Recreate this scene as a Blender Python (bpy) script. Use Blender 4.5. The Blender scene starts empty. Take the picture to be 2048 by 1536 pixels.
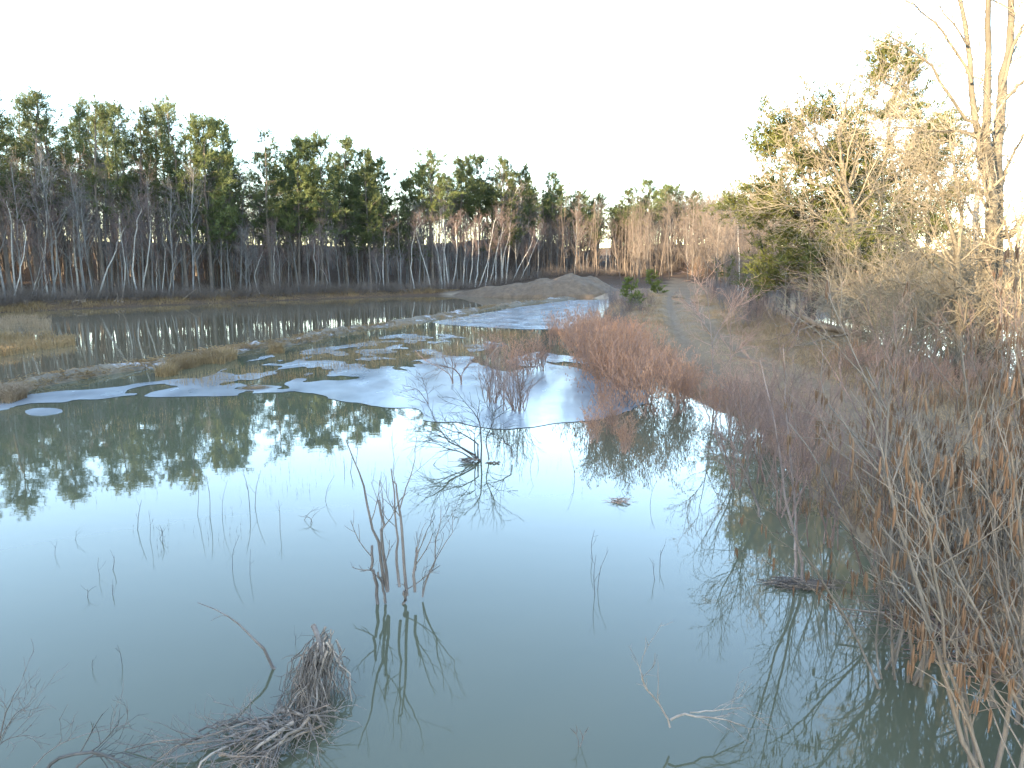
import bpy, math, random
import numpy as np

random.seed(7)
SC = bpy.context.scene
COL = SC.collection

# ------------------------------------------------------------------ camera, sky, sun, exposure
F, CX, CY, CAMH = 1446.0, 1024.0, 768.0, 3.7
PITCH = math.atan(238.0 / F)
cam_data = bpy.data.cameras.new("camera")
cam_data.sensor_width = 36.0
cam_data.lens = 36.0 * F / 2048.0
cam_data.clip_start = 0.05
cam_data.clip_end = 3000.0
cam = bpy.data.objects.new("camera", cam_data)
cam.location = (0, 0, CAMH)
cam.rotation_euler = (math.radians(90) - PITCH, 0, 0)
COL.objects.link(cam)
SC.camera = cam

SUN_EL, SUN_AZ = math.radians(8.5), math.radians(220)      # azimuth clockwise from +Y (sun stands behind, over the far wood)
world = bpy.data.worlds.new("World")
SC.world = world
world.use_nodes = True
wn = world.node_tree
sky = wn.nodes.new("ShaderNodeTexSky")
sky.sky_type = 'NISHITA'
sky.sun_disc = False
sky.sun_elevation = SUN_EL
sky.sun_rotation = SUN_AZ
sky.altitude = 100
sky.air_density = 0.82
sky.dust_density = 0.2
sky.ozone_density = 0.6
wn.links.new(sky.outputs[0], wn.nodes["Background"].inputs[0])
wn.nodes["Background"].inputs[1].default_value = 0.15

sun_data = bpy.data.lights.new("sun", 'SUN')
sun_data.energy = 3.2
sun_data.angle = math.radians(0.5)
sun_data.color = (1.0, 0.79, 0.49)
sun = bpy.data.objects.new("sun", sun_data)
sun.rotation_euler = (math.radians(90) - SUN_EL, 0, math.pi - SUN_AZ)
sun.location = (-60, -70, 60)
COL.objects.link(sun)

vs = SC.view_settings
vs.view_transform = 'Standard'
vs.look = 'None'
vs.gamma = 1.0
vs.use_curve_mapping = False
vs.exposure = 3.65
SC.cycles.max_bounces = 5
SC.cycles.diffuse_bounces = 2
SC.cycles.glossy_bounces = 3
SC.cycles.transmission_bounces = 2

# ------------------------------------------------------------------ helpers: places
def ray(u, v):
    dx, dz = (u - CX) / F, (CY - v) / F
    return (dx, math.cos(PITCH) + dz * math.sin(PITCH), -math.sin(PITCH) + dz * math.cos(PITCH))

def gp(u, v, z=0.0):
    d = ray(u, v)
    t = (z - CAMH) / d[2]
    return np.array([t * d[0], t * d[1], z])

def p3(u, v, y):
    d = ray(u, v)
    t = y / d[1]
    return np.array([t * d[0], y, CAMH + t * d[2]])

def smooth_line(pts, n):
    pts = np.asarray(pts, float)
    if len(pts) < 3:
        t = np.linspace(0, 1, n)[:, None]
        return pts[0] * (1 - t) + pts[-1] * t
    p = np.vstack([2 * pts[0] - pts[1], pts, 2 * pts[-1] - pts[-2]])
    seg = len(pts) - 1
    out = []
    for q in np.linspace(0, seg, n):
        i = min(int(q), seg - 1)
        t = q - i
        a, b, c, d = p[i], p[i + 1], p[i + 2], p[i + 3]
        out.append(0.5 * (2 * b + (c - a) * t + (2 * a - 5 * b + 4 * c - d) * t * t + (3 * b - a - 3 * c + d) * t ** 3))
    return np.array(out)

def trace(pix, y, n, y1=None):
    y1 = y if y1 is None else y1
    k = len(pix)
    return smooth_line([p3(u, v, y + (y1 - y) * i / max(1, k - 1)) for i, (u, v) in enumerate(pix)], n)

def vnoise(x, y, seed=0, oct=4):
    """smooth value noise on arrays, about -1..1"""
    x = np.asarray(x, float); y = np.asarray(y, float)
    tot = np.zeros(np.broadcast(x, y).shape); amp = 1.0; s = 0.0
    for o in range(oct):
        xi = np.floor(x); yi = np.floor(y)
        fx = x - xi; fy = y - yi
        fx = fx * fx * (3 - 2 * fx); fy = fy * fy * (3 - 2 * fy)
        def h(a, b):
            q = np.sin(a * 127.1 + b * 311.7 + (seed + o) * 74.7) * 43758.5453
            return (q - np.floor(q)) * 2 - 1
        v = (h(xi, yi) * (1 - fx) + h(xi + 1, yi) * fx) * (1 - fy) + (h(xi, yi + 1) * (1 - fx) + h(xi + 1, yi + 1) * fx) * fy
        tot += amp * v; s += amp
        amp *= 0.5; x = x * 2.03 + 11.3; y = y * 2.03 + 5.7
    return tot / s * 1.5

def inside_poly(poly, x, y):
    poly = np.asarray(poly)[:, :2]
    c = np.zeros(x.shape, bool)
    j = len(poly) - 1
    for i in range(len(poly)):
        xi, yi = poly[i]; xj, yj = poly[j]
        if yi != yj:
            c ^= ((yi > y) != (yj > y)) & (x < (xj - xi) * (y - yi) / (yj - yi) + xi)
        j = i
    return c

def line_dist(line, x, y, closed=False):
    line = np.asarray(line)[:, :2]
    d = np.full(x.shape, 1e9)
    n = len(line)
    for i in range(n if closed else n - 1):
        a = line[i]; b = line[(i + 1) % n]
        ab = b - a; L = (ab ** 2).sum() + 1e-9
        t = np.clip(((x - a[0]) * ab[0] + (y - a[1]) * ab[1]) / L, 0, 1)
        d = np.minimum(d, np.hypot(x - a[0] - t * ab[0], y - a[1] - t * ab[1]))
    return d

def sstep(a, b, x):
    t = np.clip((x - a) / (b - a), 0, 1)
    return t * t * (3 - 2 * t)

# ------------------------------------------------------------------ helpers: meshes
def mesh_np(name, V, Q=None, T=None, mat=None, smooth=True):
    me = bpy.data.meshes.new(name)
    V = np.asarray(V, np.float32).reshape(-1, 3)
    nq = 0 if Q is None else len(Q)
    nt = 0 if T is None else len(T)
    idx = []
    if nq: idx.append(np.asarray(Q, np.int32).ravel())
    if nt: idx.append(np.asarray(T, np.int32).ravel())
    idx = np.concatenate(idx)
    tot = np.concatenate([np.full(nq, 4, np.int32), np.full(nt, 3, np.int32)])
    start = np.concatenate([[0], np.cumsum(tot)[:-1]]).astype(np.int32)
    me.vertices.add(len(V)); me.vertices.foreach_set("co", V.ravel())
    me.loops.add(len(idx)); me.loops.foreach_set("vertex_index", idx)
    me.polygons.add(len(tot)); me.polygons.foreach_set("loop_start", start)
    if smooth: me.polygons.foreach_set("use_smooth", np.ones(len(tot), bool))
    me.update(calc_edges=True)
    if mat is not None: me.materials.append(mat)
    return me

class Tubes:
    def __init__(self):
        self.V = []; self.Q = []; self.T = []; self.n = 0
    def add(self, P, R, S, cap=False):
        P = np.asarray(P, float)
        if P.ndim == 2: P = P[None]
        R = np.asarray(R, float)
        if R.ndim == 1: R = R[None]
        M, K, _ = P.shape
        if M == 0: return self
        T = np.empty_like(P)
        T[:, 1:-1] = P[:, 2:] - P[:, :-2]; T[:, 0] = P[:, 1] - P[:, 0]; T[:, -1] = P[:, -1] - P[:, -2]
        T /= np.linalg.norm(T, axis=2, keepdims=True) + 1e-9
        mean = T.mean(axis=1, keepdims=True)
        ref = np.where(np.abs(mean[..., 2:3]) > 0.8, np.array([1.0, 0, 0]), np.array([0, 0, 1.0]))
        A = np.cross(T, np.broadcast_to(ref, T.shape)); A /= np.linalg.norm(A, axis=2, keepdims=True) + 1e-9
        B = np.cross(T, A)
        ang = np.arange(S) * 2 * math.pi / S
        V = P[:, :, None] + R[:, :, None, None] * (A[:, :, None] * np.cos(ang)[None, None, :, None] + B[:, :, None] * np.sin(ang)[None, None, :, None])
        self.V.append(V.reshape(-1, 3))
        m = np.arange(M)[:, None, None] * (K * S); k = np.arange(K - 1)[None, :, None] * S; s = np.arange(S)[None, None, :]
        s2 = (s + 1) % S
        q = np.stack(np.broadcast_arrays(m + k + s, m + k + s2, m + k + S + s2, m + k + S + s), -1).reshape(-1, 4) + self.n
        self.Q.append(q)
        if cap:
            for end in (0, K - 1):
                b = (np.arange(M) * K * S + end * S)[:, None]
                for i in range(1, S - 1):
                    self.T.append(np.concatenate([b, b + i, b + i + 1], 1) + self.n)
        self.n += M * K * S
        return self
    def tris(self, V):
        V = np.asarray(V, float).reshape(-1, 3, 3)
        self.V.append(V.reshape(-1, 3))
        self.T.append(np.arange(len(V) * 3).reshape(-1, 3) + self.n)
        self.n += len(V) * 3
        return self
    def mesh(self, name, mat, smooth=True):
        return mesh_np(name, np.concatenate(self.V), np.concatenate(self.Q) if self.Q else None, np.concatenate(self.T) if self.T else None, mat, smooth)

def unit(v):
    return v / (np.linalg.norm(v, axis=-1, keepdims=True) + 1e-9)

def spawn(P, R, n, t0, t1, a0, a1, L, rng, npts=4, up=0.0, wig=0.15, rr=0.5, rmin=0.003, taper=0.3, prof=None, aprof=None):
    """children polylines along parents P (N,K,3), R (N,K)"""
    P = np.asarray(P, float); R = np.asarray(R, float)
    if P.ndim == 2: P = P[None]; R = R[None]
    N, K, _ = P.shape
    idx = np.repeat(np.arange(N), n)
    t = t0 + (t1 - t0) * ((np.tile(np.arange(n), N) + rng.random(N * n)) / n)
    q = np.clip(t * (K - 1), 0, K - 1.001); i = q.astype(int); f = (q - i)[:, None]
    pos = P[idx, i] * (1 - f) + P[idx, i + 1] * f
    tan = unit(P[idx, i + 1] - P[idx, i])
    rad = R[idx, i] * (1 - f[:, 0]) + R[idx, i + 1] * f[:, 0]
    perp = unit(np.cross(tan, rng.normal(size=(len(t), 3))))
    a = a0 + (a1 - a0) * rng.random(len(t))
    if aprof is not None: a = a * aprof(t)
    a = np.radians(a)[:, None]
    d = np.cos(a) * tan + np.sin(a) * perp
    ln = L * (0.55 + 0.8 * rng.random(len(t)))
    if prof is not None: ln = ln * prof(t)
    step = (ln / (npts - 1))[:, None]
    out = np.empty((len(t), npts, 3)); out[:, 0] = pos
    for k in range(1, npts):
        d = unit(d + wig * rng.normal(size=d.shape) + np.array([0, 0, up]))
        out[:, k] = out[:, k - 1] + d * step
    r0 = np.maximum(rad * rr, rmin)
    r = r0[:, None] * np.linspace(1, taper, npts)[None]
    return out, r

def along(P, ts):
    P = np.asarray(P)
    K = P.shape[1]; pos = []; dr = []
    for t in ts:
        q = min(t * (K - 1), K - 1.001); i = int(q); f = q - i
        pos.append(P[:, i] * (1 - f) + P[:, i + 1] * f); dr.append(unit(P[:, i + 1] - P[:, i]))
    return np.concatenate(pos), np.concatenate(dr)

def tufts(pos, dr, n, L, w, rng, fwd=0.9, upb=0.5, spread=0.9):
    N = len(pos)
    p = np.repeat(pos, n, 0) + rng.normal(size=(N * n, 3)) * L * 0.18
    d = unit(spread * rng.normal(size=(N * n, 3)) + fwd * np.repeat(dr, n, 0) + np.array([0, 0, upb]))
    side = unit(np.cross(d, rng.normal(size=d.shape)))
    ln = L * (0.6 + 0.7 * rng.random((N * n, 1)))
    return np.stack([p - side * w, p + side * w, p + d * ln], 1)

def blades(pos, h, w, lean, rng, segs=1):
    """grass blades (N,3) positions -> triangles, two per blade, bent once"""
    N = len(pos)
    a = rng.random(N) * 2 * math.pi
    side = np.stack([np.cos(a), np.sin(a), np.zeros(N)], 1)
    b = rng.random(N) * 2 * math.pi
    ld = np.stack([np.cos(b), np.sin(b), np.zeros(N)], 1) * (lean * (0.3 + rng.random(N)))[:, None]
    hh = (h * (0.5 + 0.8 * rng.random(N)))[:, None] if np.ndim(h) else h * (0.5 + 0.8 * rng.random((N, 1)))
    mid = pos + np.array([0, 0, 1.0]) * hh * 0.6 + ld * hh * 0.35
    tip = pos + np.array([0, 0, 1.0]) * hh * (1 - 0.25 * lean) + ld * hh
    t1 = np.stack([pos - side * w, pos + side * w, mid], 1)
    t2 = np.stack([mid - side * w * 0.8, mid + side * w * 0.8, tip], 1)
    return np.concatenate([t1, t2])

# ------------------------------------------------------------------ helpers: objects
def tag(o, label=None, cat=None, group=None, kind=None):
    if label: o["label"] = label
    if cat: o["category"] = cat
    if group: o["group"] = group
    if kind: o["kind"] = kind
    return o

def link(name, me, parent=None, loc=None):
    o = bpy.data.objects.new(name, me)
    COL.objects.link(o)
    if parent is not None: o.parent = parent
    if loc is not None: o.location = loc
    return o

def thing(name, parts, label, cat, loc=(0, 0, 0), rz=0.0, sc=1.0, group=None, tilt=(0, 0)):
    e = bpy.data.objects.new(name, None)
    e.empty_display_size = 0.3
    COL.objects.link(e)
    e.location = loc
    e.rotation_euler = (tilt[0], tilt[1], rz)
    e.scale = sc if hasattr(sc, "__len__") else (sc, sc, sc)
    tag(e, label, cat, group)
    for pn, me in parts:
        o = link(pn, me, e)
        if pn in STUFF_PARTS: o["kind"] = "stuff"
    return e

STUFF_PARTS = {"crown", "twigs", "catkins"}

# ------------------------------------------------------------------ materials
def nodemat(name):
    m = bpy.data.materials.new(name)
    m.use_nodes = True
    nt = m.node_tree
    return m, nt, nt.nodes["Principled BSDF"]

def ramp(nt, fac, stops):
    r = nt.nodes.new("ShaderNodeValToRGB")
    cr = r.color_ramp
    while len(cr.elements) < len(stops): cr.elements.new(0.5)
    for e, (p, c) in zip(cr.elements, stops):
        e.position = p; e.color = (*c, 1)
    nt.links.new(fac, r.inputs[0])
    return r.outputs[0]

def noise(nt, scale, detail=4, rough=0.6, vec=None, stretch=None, coord="Object"):
    n = nt.nodes.new("ShaderNodeTexNoise")
    n.inputs["Scale"].default_value = scale
    n.inputs["Detail"].default_value = detail
    n.inputs["Roughness"].default_value = rough
    if vec is None:
        tc = nt.nodes.new("ShaderNodeTexCoord"); vec = tc.outputs[coord]
    if stretch:
        mp = nt.nodes.new("ShaderNodeMapping"); mp.inputs["Scale"].default_value = stretch
        nt.links.new(vec, mp.inputs[0]); vec = mp.outputs[0]
    nt.links.new(vec, n.inputs["Vector"])
    return n.outputs[0]

def math_node(nt, op, a, b):
    m = nt.nodes.new("ShaderNodeMath"); m.operation = op
    for i, x in enumerate((a, b)):
        if hasattr(x, "is_linked") or hasattr(x, "links"): nt.links.new(x, m.inputs[i])
        else: m.inputs[i].default_value = x
    return m.outputs[0]

def mixc(nt, fac, a, b, mode='MIX'):
    m = nt.nodes.new("ShaderNodeMix"); m.data_type = 'RGBA'; m.blend_type = mode
    for s, x in ((0, fac), (6, a), (7, b)):
        if hasattr(x, "is_linked"): nt.links.new(x, m.inputs[s])
        elif s == 0: m.inputs[0].default_value = x
        else: m.inputs[s].default_value = (*x, 1)
    return m.outputs[2]

def vary(nt, col, amt=0.25):
    """each object a little lighter or darker"""
    oi = nt.nodes.new("ShaderNodeObjectInfo")
    hsv = nt.nodes.new("ShaderNodeHueSaturation")
    v = math_node(nt, 'ADD', math_node(nt, 'MULTIPLY', oi.outputs["Random"], 2 * amt), 1 - amt)
    nt.links.new(v, hsv.inputs["Value"])
    nt.links.new(col, hsv.inputs["Color"])
    return hsv.outputs[0]

def bark(name, c1, c2, scale=6, stretch=(1, 1, 0.25), amt=0.2, rough=0.85, bump=0.5):
    m, nt, b = nodemat(name)
    f = noise(nt, scale, 5, 0.65, stretch=stretch)
    col = vary(nt, ramp(nt, f, [(0.3, c1), (0.7, c2)]), amt)
    nt.links.new(col, b.inputs["Base Color"])
    b.inputs["Roughness"].default_value = rough
    b.inputs["Specular IOR Level"].default_value = 0.2
    if bump:
        bp = nt.nodes.new("ShaderNodeBump"); bp.inputs["Strength"].default_value = bump; bp.inputs["Distance"].default_value = 0.02
        nt.links.new(f, bp.inputs["Height"]); nt.links.new(bp.outputs[0], b.inputs["Normal"])
    return m

def leafmat(name, c1, c2, scale=2.0, trans=0.25, amt=0.2):
    m, nt, b = nodemat(name)
    f = noise(nt, scale, 3, 0.6)
    col = vary(nt, ramp(nt, f, [(0.3, c1), (0.72, c2)]), amt)
    nt.links.new(col, b.inputs["Base Color"])
    b.inputs["Roughness"].default_value = 0.6
    b.inputs["Specular IOR Level"].default_value = 0.3
    if trans:
        tr = nt.nodes.new("ShaderNodeBsdfTranslucent"); nt.links.new(col, tr.inputs[0])
        mx = nt.nodes.new("ShaderNodeMixShader"); mx.inputs[0].default_value = trans
        nt.links.new(b.outputs[0], mx.inputs[1]); nt.links.new(tr.outputs[0], mx.inputs[2])
        nt.links.new(mx.outputs[0], nt.nodes["Material Output"].inputs[0])
    return m

M_PINEBARK = bark("pine_bark", (0.065, 0.055, 0.05), (0.15, 0.12, 0.10))
M_GREYBARK = bark("grey_bark", (0.095, 0.09, 0.088), (0.19, 0.18, 0.172))
M_TWIGGREY = bark("grey_twig", (0.11, 0.098, 0.096), (0.165, 0.15, 0.148), 3, bump=0)
M_TWIGPURPLE = bark("purple_grey_twig", (0.105, 0.075, 0.07), (0.16, 0.118, 0.11), 3, bump=0)
M_TWIGDARKSHADE = bark("dark_and_shade_twig", (0.08, 0.062, 0.052), (0.16, 0.126, 0.106), 0.5, bump=0)  # dark brush; on trackside and background trees its darkness stands in for shade
M_SHADEBARK = bark("shade_darkened_bark", (0.06, 0.05, 0.045), (0.125, 0.108, 0.098))  # grey bark darkened, shade put into the colour
M_PALEBARK = bark("pale_bark", (0.05, 0.041, 0.031), (0.12, 0.102, 0.076), 5)
M_PALETWIG = bark("pale_twig", (0.13, 0.105, 0.075), (0.215, 0.18, 0.132), 3, bump=0)
M_REDTWIG = bark("red_twig", (0.25, 0.145, 0.105), (0.36, 0.22, 0.165), 3, bump=0)
M_BROWNTWIG = bark("brown_twig", (0.145, 0.092, 0.074), (0.23, 0.155, 0.127), 3, bump=0)
M_ALDER = bark("alder_bark", (0.115, 0.09, 0.07), (0.23, 0.185, 0.146), 9, bump=0.3)
M_DARKTWIG = bark("wet_dark_twig", (0.045, 0.04, 0.037), (0.10, 0.085, 0.075), 6, bump=0)
M_STICK = bark("stick_bark", (0.095, 0.074, 0.062), (0.19, 0.152, 0.13), 12, bump=0.3)
M_DEADWOOD = bark("bleached_dead_wood", (0.14, 0.105, 0.08), (0.33, 0.25, 0.195), 8, bump=0.3)
M_BRUSH = bark("weathered_brushwood", (0.09, 0.068, 0.053), (0.25, 0.19, 0.15), 9, bump=0)
M_FALLEN = bark("weathered_fallen_wood", (0.10, 0.077, 0.058), (0.30, 0.23, 0.17), 3, bump=0.3)
M_CATKINRED = leafmat("red_catkin", (0.33, 0.155, 0.085), (0.47, 0.245, 0.14), 3, 0.1)
M_CATKIN = leafmat("brown_catkin", (0.10, 0.056, 0.031), (0.165, 0.095, 0.054), 8, 0.1)
M_NEEDLE = leafmat("pine_needles", (0.040, 0.056, 0.022), (0.098, 0.112, 0.036), 0.5, 0.35)
M_NEEDLEGOLD = leafmat("olive_pine_needles", (0.05, 0.058, 0.016), (0.105, 0.108, 0.026), 0.5, 0.35, 0.08)
M_NEEDLEYOUNG = leafmat("young_pine_needles", (0.085, 0.105, 0.02), (0.16, 0.175, 0.034), 1.5, 0.3, 0.05)
M_STRAW = leafmat("dry_straw", (0.21, 0.13, 0.068), (0.40, 0.27, 0.15), 0.7, 0.2, 0.05)
M_REED = leafmat("brown_reed", (0.15, 0.092, 0.043), (0.28, 0.185, 0.09), 0.6, 0.2, 0.08)
M_REEDPALE = leafmat("pale_reed", (0.20, 0.135, 0.082), (0.31, 0.215, 0.135), 0.4, 0.2, 0.08)

def birch_mat():
    m, nt, b = nodemat("birch_bark")
    f = noise(nt, 3.0, 4, 0.7, stretch=(1.5, 1.5, 7))
    col = ramp(nt, f, [(0.34, (0.07, 0.062, 0.058)), (0.44, (0.27, 0.25, 0.23)), (0.8, (0.40, 0.375, 0.345))])
    nt.links.new(vary(nt, col, 0.15), b.inputs["Base Color"])
    b.inputs["Roughness"].default_value = 0.7
    return m
M_BIRCH = birch_mat()
M_PINKSTEM = bark("pinkish_birch_stem", (0.15, 0.105, 0.09), (0.27, 0.21, 0.185), 5, (1, 1, 1.5), 0.1, 0.7, 0.2)

def water_mat(name, c1, c2, bump=0.010, scale=1.6):
    m, nt, b = nodemat(name)
    f = noise(nt, 0.06, 3, 0.5)
    nt.links.new(ramp(nt, f, [(0.35, c1), (0.7, c2)]), b.inputs["Base Color"])
    b.inputs["Roughness"].default_value = 0.015
    b.inputs["IOR"].default_value = 1.38
    h = noise(nt, scale, 3, 0.5, stretch=(1, 1.6, 1))
    bp = nt.nodes.new("ShaderNodeBump"); bp.inputs["Strength"].default_value = 1.0; bp.inputs["Distance"].default_value = bump
    nt.links.new(h, bp.inputs["Height"]); nt.links.new(bp.outputs[0], b.inputs["Normal"])
    return m
M_WATER = water_mat("pond_water", (0.076, 0.074, 0.046), (0.088, 0.086, 0.054), 0.0009)
M_WATERFAR = water_mat("turbid_pond_water", (0.105, 0.082, 0.050), (0.122, 0.096, 0.060), 0.0015, 1.2)
M_WATERDITCH = water_mat("ditch_water", (0.10, 0.11, 0.10), (0.12, 0.13, 0.12), 0.002)

def ice_mat():
    m, nt, b = nodemat("thin_ice")
    f = noise(nt, 0.5, 4, 0.55); f2 = noise(nt, 0.9, 3, 0.5, stretch=(1, 0.6, 1))
    nt.links.new(ramp(nt, f, [(0.3, (0.15, 0.16, 0.175)), (0.7, (0.23, 0.24, 0.255))]), b.inputs["Base Color"])
    rr = nt.nodes.new("ShaderNodeMapRange"); rr.inputs[1].default_value = 0.3; rr.inputs[2].default_value = 0.7; rr.inputs[3].default_value = 0.13; rr.inputs[4].default_value = 0.30
    nt.links.new(f2, rr.inputs[0]); nt.links.new(rr.outputs[0], b.inputs["Roughness"])
    b.inputs["IOR"].default_value = 1.31
    return m
M_ICE = ice_mat()

def ground_mat():
    """colour from what lies on the ground: 'zone' red = wheel ruts, green = leaf litter, blue = bare sand"""
    m, nt, b = nodemat("ground_soil")
    at = nt.nodes.new("ShaderNodeAttribute"); at.attribute_name = "zone"
    sep = nt.nodes.new("ShaderNodeSeparateColor"); nt.links.new(at.outputs["Color"], sep.inputs[0])
    f = noise(nt, 1.3, 6, 0.7); g = noise(nt, 9.0, 5, 0.7)
    grass = mixc(nt, g, ramp(nt, f, [(0.3, (0.145, 0.09, 0.05)), (0.7, (0.28, 0.185, 0.108))]), (0.21, 0.142, 0.09))
    mud = ramp(nt, g, [(0.3, (0.12, 0.079, 0.050)), (0.7, (0.24, 0.162, 0.106))])
    litter = ramp(nt, g, [(0.3, (0.050, 0.034, 0.026)), (0.7, (0.105, 0.068, 0.046))])
    sand = ramp(nt, f, [(0.3, (0.26, 0.20, 0.145)), (0.7, (0.39, 0.315, 0.24))])
    c = mixc(nt, sep.outputs[0], grass, mud)
    c = mixc(nt, sep.outputs[1], c, litter)
    c = mixc(nt, sep.outputs[2], c, sand)
    nt.links.new(c, b.inputs["Base Color"])
    b.inputs["Roughness"].default_value = 0.95
    b.inputs["Specular IOR Level"].default_value = 0.1
    bp = nt.nodes.new("ShaderNodeBump"); bp.inputs["Strength"].default_value = 0.8; bp.inputs["Distance"].default_value = 0.05
    nt.links.new(g, bp.inputs["Height"]); nt.links.new(bp.outputs[0], b.inputs["Normal"])
    return m
M_GROUND = ground_mat()

def berm_mat():
    m, nt, b = nodemat("debris_mud")
    f = noise(nt, 2.6, 6, 0.75); g = noise(nt, 0.55, 3, 0.5); h = noise(nt, 14, 4, 0.7)
    mud = ramp(nt, f, [(0.3, (0.06, 0.042, 0.027)), (0.55, (0.14, 0.10, 0.062)), (0.75, (0.23, 0.175, 0.115))])
    frost = ramp(nt, h, [(0.3, (0.22, 0.20, 0.20)), (0.7, (0.40, 0.375, 0.37))])
    fm = ramp(nt, math_node(nt, 'ADD', math_node(nt, 'MULTIPLY', g, 1.0), math_node(nt, 'MULTIPLY', f, 0.5)), [(0.84, (0, 0, 0)), (0.92, (1, 1, 1))])
    nt.links.new(mixc(nt, fm, mud, frost), b.inputs["Base Color"])
    b.inputs["Roughness"].default_value = 0.9
    bp = nt.nodes.new("ShaderNodeBump"); bp.inputs["Strength"].default_value = 1.0; bp.inputs["Distance"].default_value = 0.06
    nt.links.new(f, bp.inputs["Height"]); nt.links.new(bp.outputs[0], b.inputs["Normal"])
    return m
M_BERM = berm_mat()

def mound_mat():
    m, nt, b = nodemat("spoil_soil")
    f = noise(nt, 1.5, 6, 0.7); g = noise(nt, 0.9, 4, 0.6, stretch=(2.5, 1, 0.5))
    nt.links.new(ramp(nt, f, [(0.3, (0.075, 0.048, 0.029)), (0.6, (0.125, 0.082, 0.051)), (0.8, (0.175, 0.118, 0.075))]), b.inputs["Base Color"])
    b.inputs["Roughness"].default_value = 0.95
    bp = nt.nodes.new("ShaderNodeBump"); bp.inputs["Strength"].default_value = 1.0; bp.inputs["Distance"].default_value = 0.15
    nt.links.new(g, bp.inputs["Height"]); nt.links.new(bp.outputs[0], b.inputs["Normal"])
    return m
M_MOUND = mound_mat()
M_FROST = leafmat("frosty_ice_crust", (0.45, 0.46, 0.48), (0.62, 0.63, 0.65), 5, 0.0, 0.05)

# ------------------------------------------------------------------ setting: land, ponds, berm, ice
POND = [(-60, -90), (-44, -40), (-38, 0), (-37, 30), (-38.5, 48), (-40.4, 57.2), (-35, 64), (-28, 72.5), (-22.7, 78), (-14, 86), (-7.75, 91),
        (-5, 88), (-1, 84), (4, 82), (9, 82), (11, 79), (9.6, 70), (8.2, 62), (6.6, 53), (5.6, 44), (5.1, 36), (4.8, 28), (4.9, 22),
        (5.3, 18.5), (5.7, 16.4), (5.3, 14), (4.9, 11), (4.7, 8), (4.4, 5.5), (4.2, 3), (4.4, -10), (5, -90)]
DITCH = [(15, -40), (13.2, 10), (13.0, 15), (14.4, 20), (15.2, 25), (16, 31), (17.2, 40), (20, 52), (24, 60), (28, 58), (30, 45), (30, 20), (30, -40)]
ROAD = [(14, -8), (10.5, 2), (8.8, 7), (7.8, 11.5), (7.3, 15), (7.1, 18), (7.1, 21.5), (7.4, 26), (8.2, 31), (9.2, 36.6), (12.2, 52), (16, 70), (22, 94), (25.5, 106), (29, 122)]

def land(x, y):
    dP = line_dist(POND, x, y, True); inP = inside_poly(POND, x, y)
    dD = line_dist(DITCH, x, y, True); inD = inside_poly(DITCH, x, y)
    d = np.where(inP, -dP, np.where(inD, -dD, np.minimum(dP, dD)))
    z = np.where(d < 0, -0.75 * sstep(0, 1.6, -d), 0.62 * sstep(-0.3, 2.4, d))
    far = sstep(3, 70, np.where(inP, 0, dP)) * ((x < -20) | (y > 84))          # wood floor climbs gently away from the pond
    far2 = sstep(6, 70, np.where(inD, 0, dD)) * (x > 30)
    z = z + far * (2.6 + 4.4 * sstep(22, 0, x)) + far2 * 2.5 + 4.0 * sstep(120, 190, y) * sstep(60, 20, np.abs(x - 30))
    z = z + 0.10 * vnoise(x * 0.5, y * 0.5, 3, 3) * sstep(0, 2, d) + 0.05 * vnoise(x * 2.2, y * 2.2, 9, 3) * sstep(-1, 1, d)
    dr = line_dist(ROAD, x, y)
    rut = np.exp(-((dr - 0.85) / 0.30) ** 2)
    near = sstep(200, 110, y)
    z = z - 0.13 * rut * near + 0.03 * np.exp(-(dr / 0.4) ** 2) * near
    return z, d, dr, rut

def ground_z(x, y):
    z, _, _, _ = land(np.array([float(x)]), np.array([float(y)]))
    return float(z[0])

gx = np.concatenate([np.linspace(-900, -80, 12), np.arange(-70, 0, 1.6), np.arange(0, 18, 0.22), np.arange(18, 70, 1.6), np.linspace(80, 900, 12)])
gy = np.concatenate([np.linspace(-600, -20, 14), np.arange(-15, 2, 1.2), np.arange(2, 42, 0.3), np.arange(42, 150, 1.2), np.linspace(160, 1500, 14)])
GX, GY = np.meshgrid(gx, gy)
z, d, dr, rut = land(GX.ravel(), GY.ravel())
nx, ny = len(gx), len(gy)
ii = (np.arange(ny - 1)[:, None] * nx + np.arange(nx - 1)[None]).ravel()
gm = mesh_np("ground", np.stack([GX.ravel(), GY.ravel(), z], 1), np.stack([ii, ii + 1, ii + nx + 1, ii + nx], 1), None, M_GROUND)
zone = np.zeros((len(z), 4), np.float32); zone[:, 3] = 1
xr, yr = GX.ravel(), GY.ravel()
zone[:, 0] = np.clip(rut * 0.85 + 0.25 * (dr < 1.3) * (0.3 + 0.7 * vnoise(xr * 0.8, yr * 0.8, 5, 3)) + 0.55 * sstep(45, 62, yr) * np.exp(-(dr / 1.6) ** 4), 0, 1)
inwood = ((xr < -20) | (yr > 92) | ((xr < -6) & (yr > 75))) & (d > -2.0)
zone[:, 1] = np.where(inwood & (dr > 2.5), 1.0, 0) + np.where((xr > 26) & (d > 1), 0.8, 0)
zone[:, 1] = np.clip(zone[:, 1] + 0.35 * (dr > 2.0) * np.clip(vnoise(xr * 0.3, yr * 0.3, 12, 3), 0, 1), 0, 1)
zone[:, 2] = np.where((yr > 76) & (yr < 93) & (xr > -9) & (xr < 15), sstep(1.5, -0.6, np.abs(d - 0.4)), 0)
at = gm.color_attributes.new("zone", 'FLOAT_COLOR', 'POINT')
at.data.foreach_set("color", zone.ravel())
tag(link("ground", gm), kind="structure")

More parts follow.
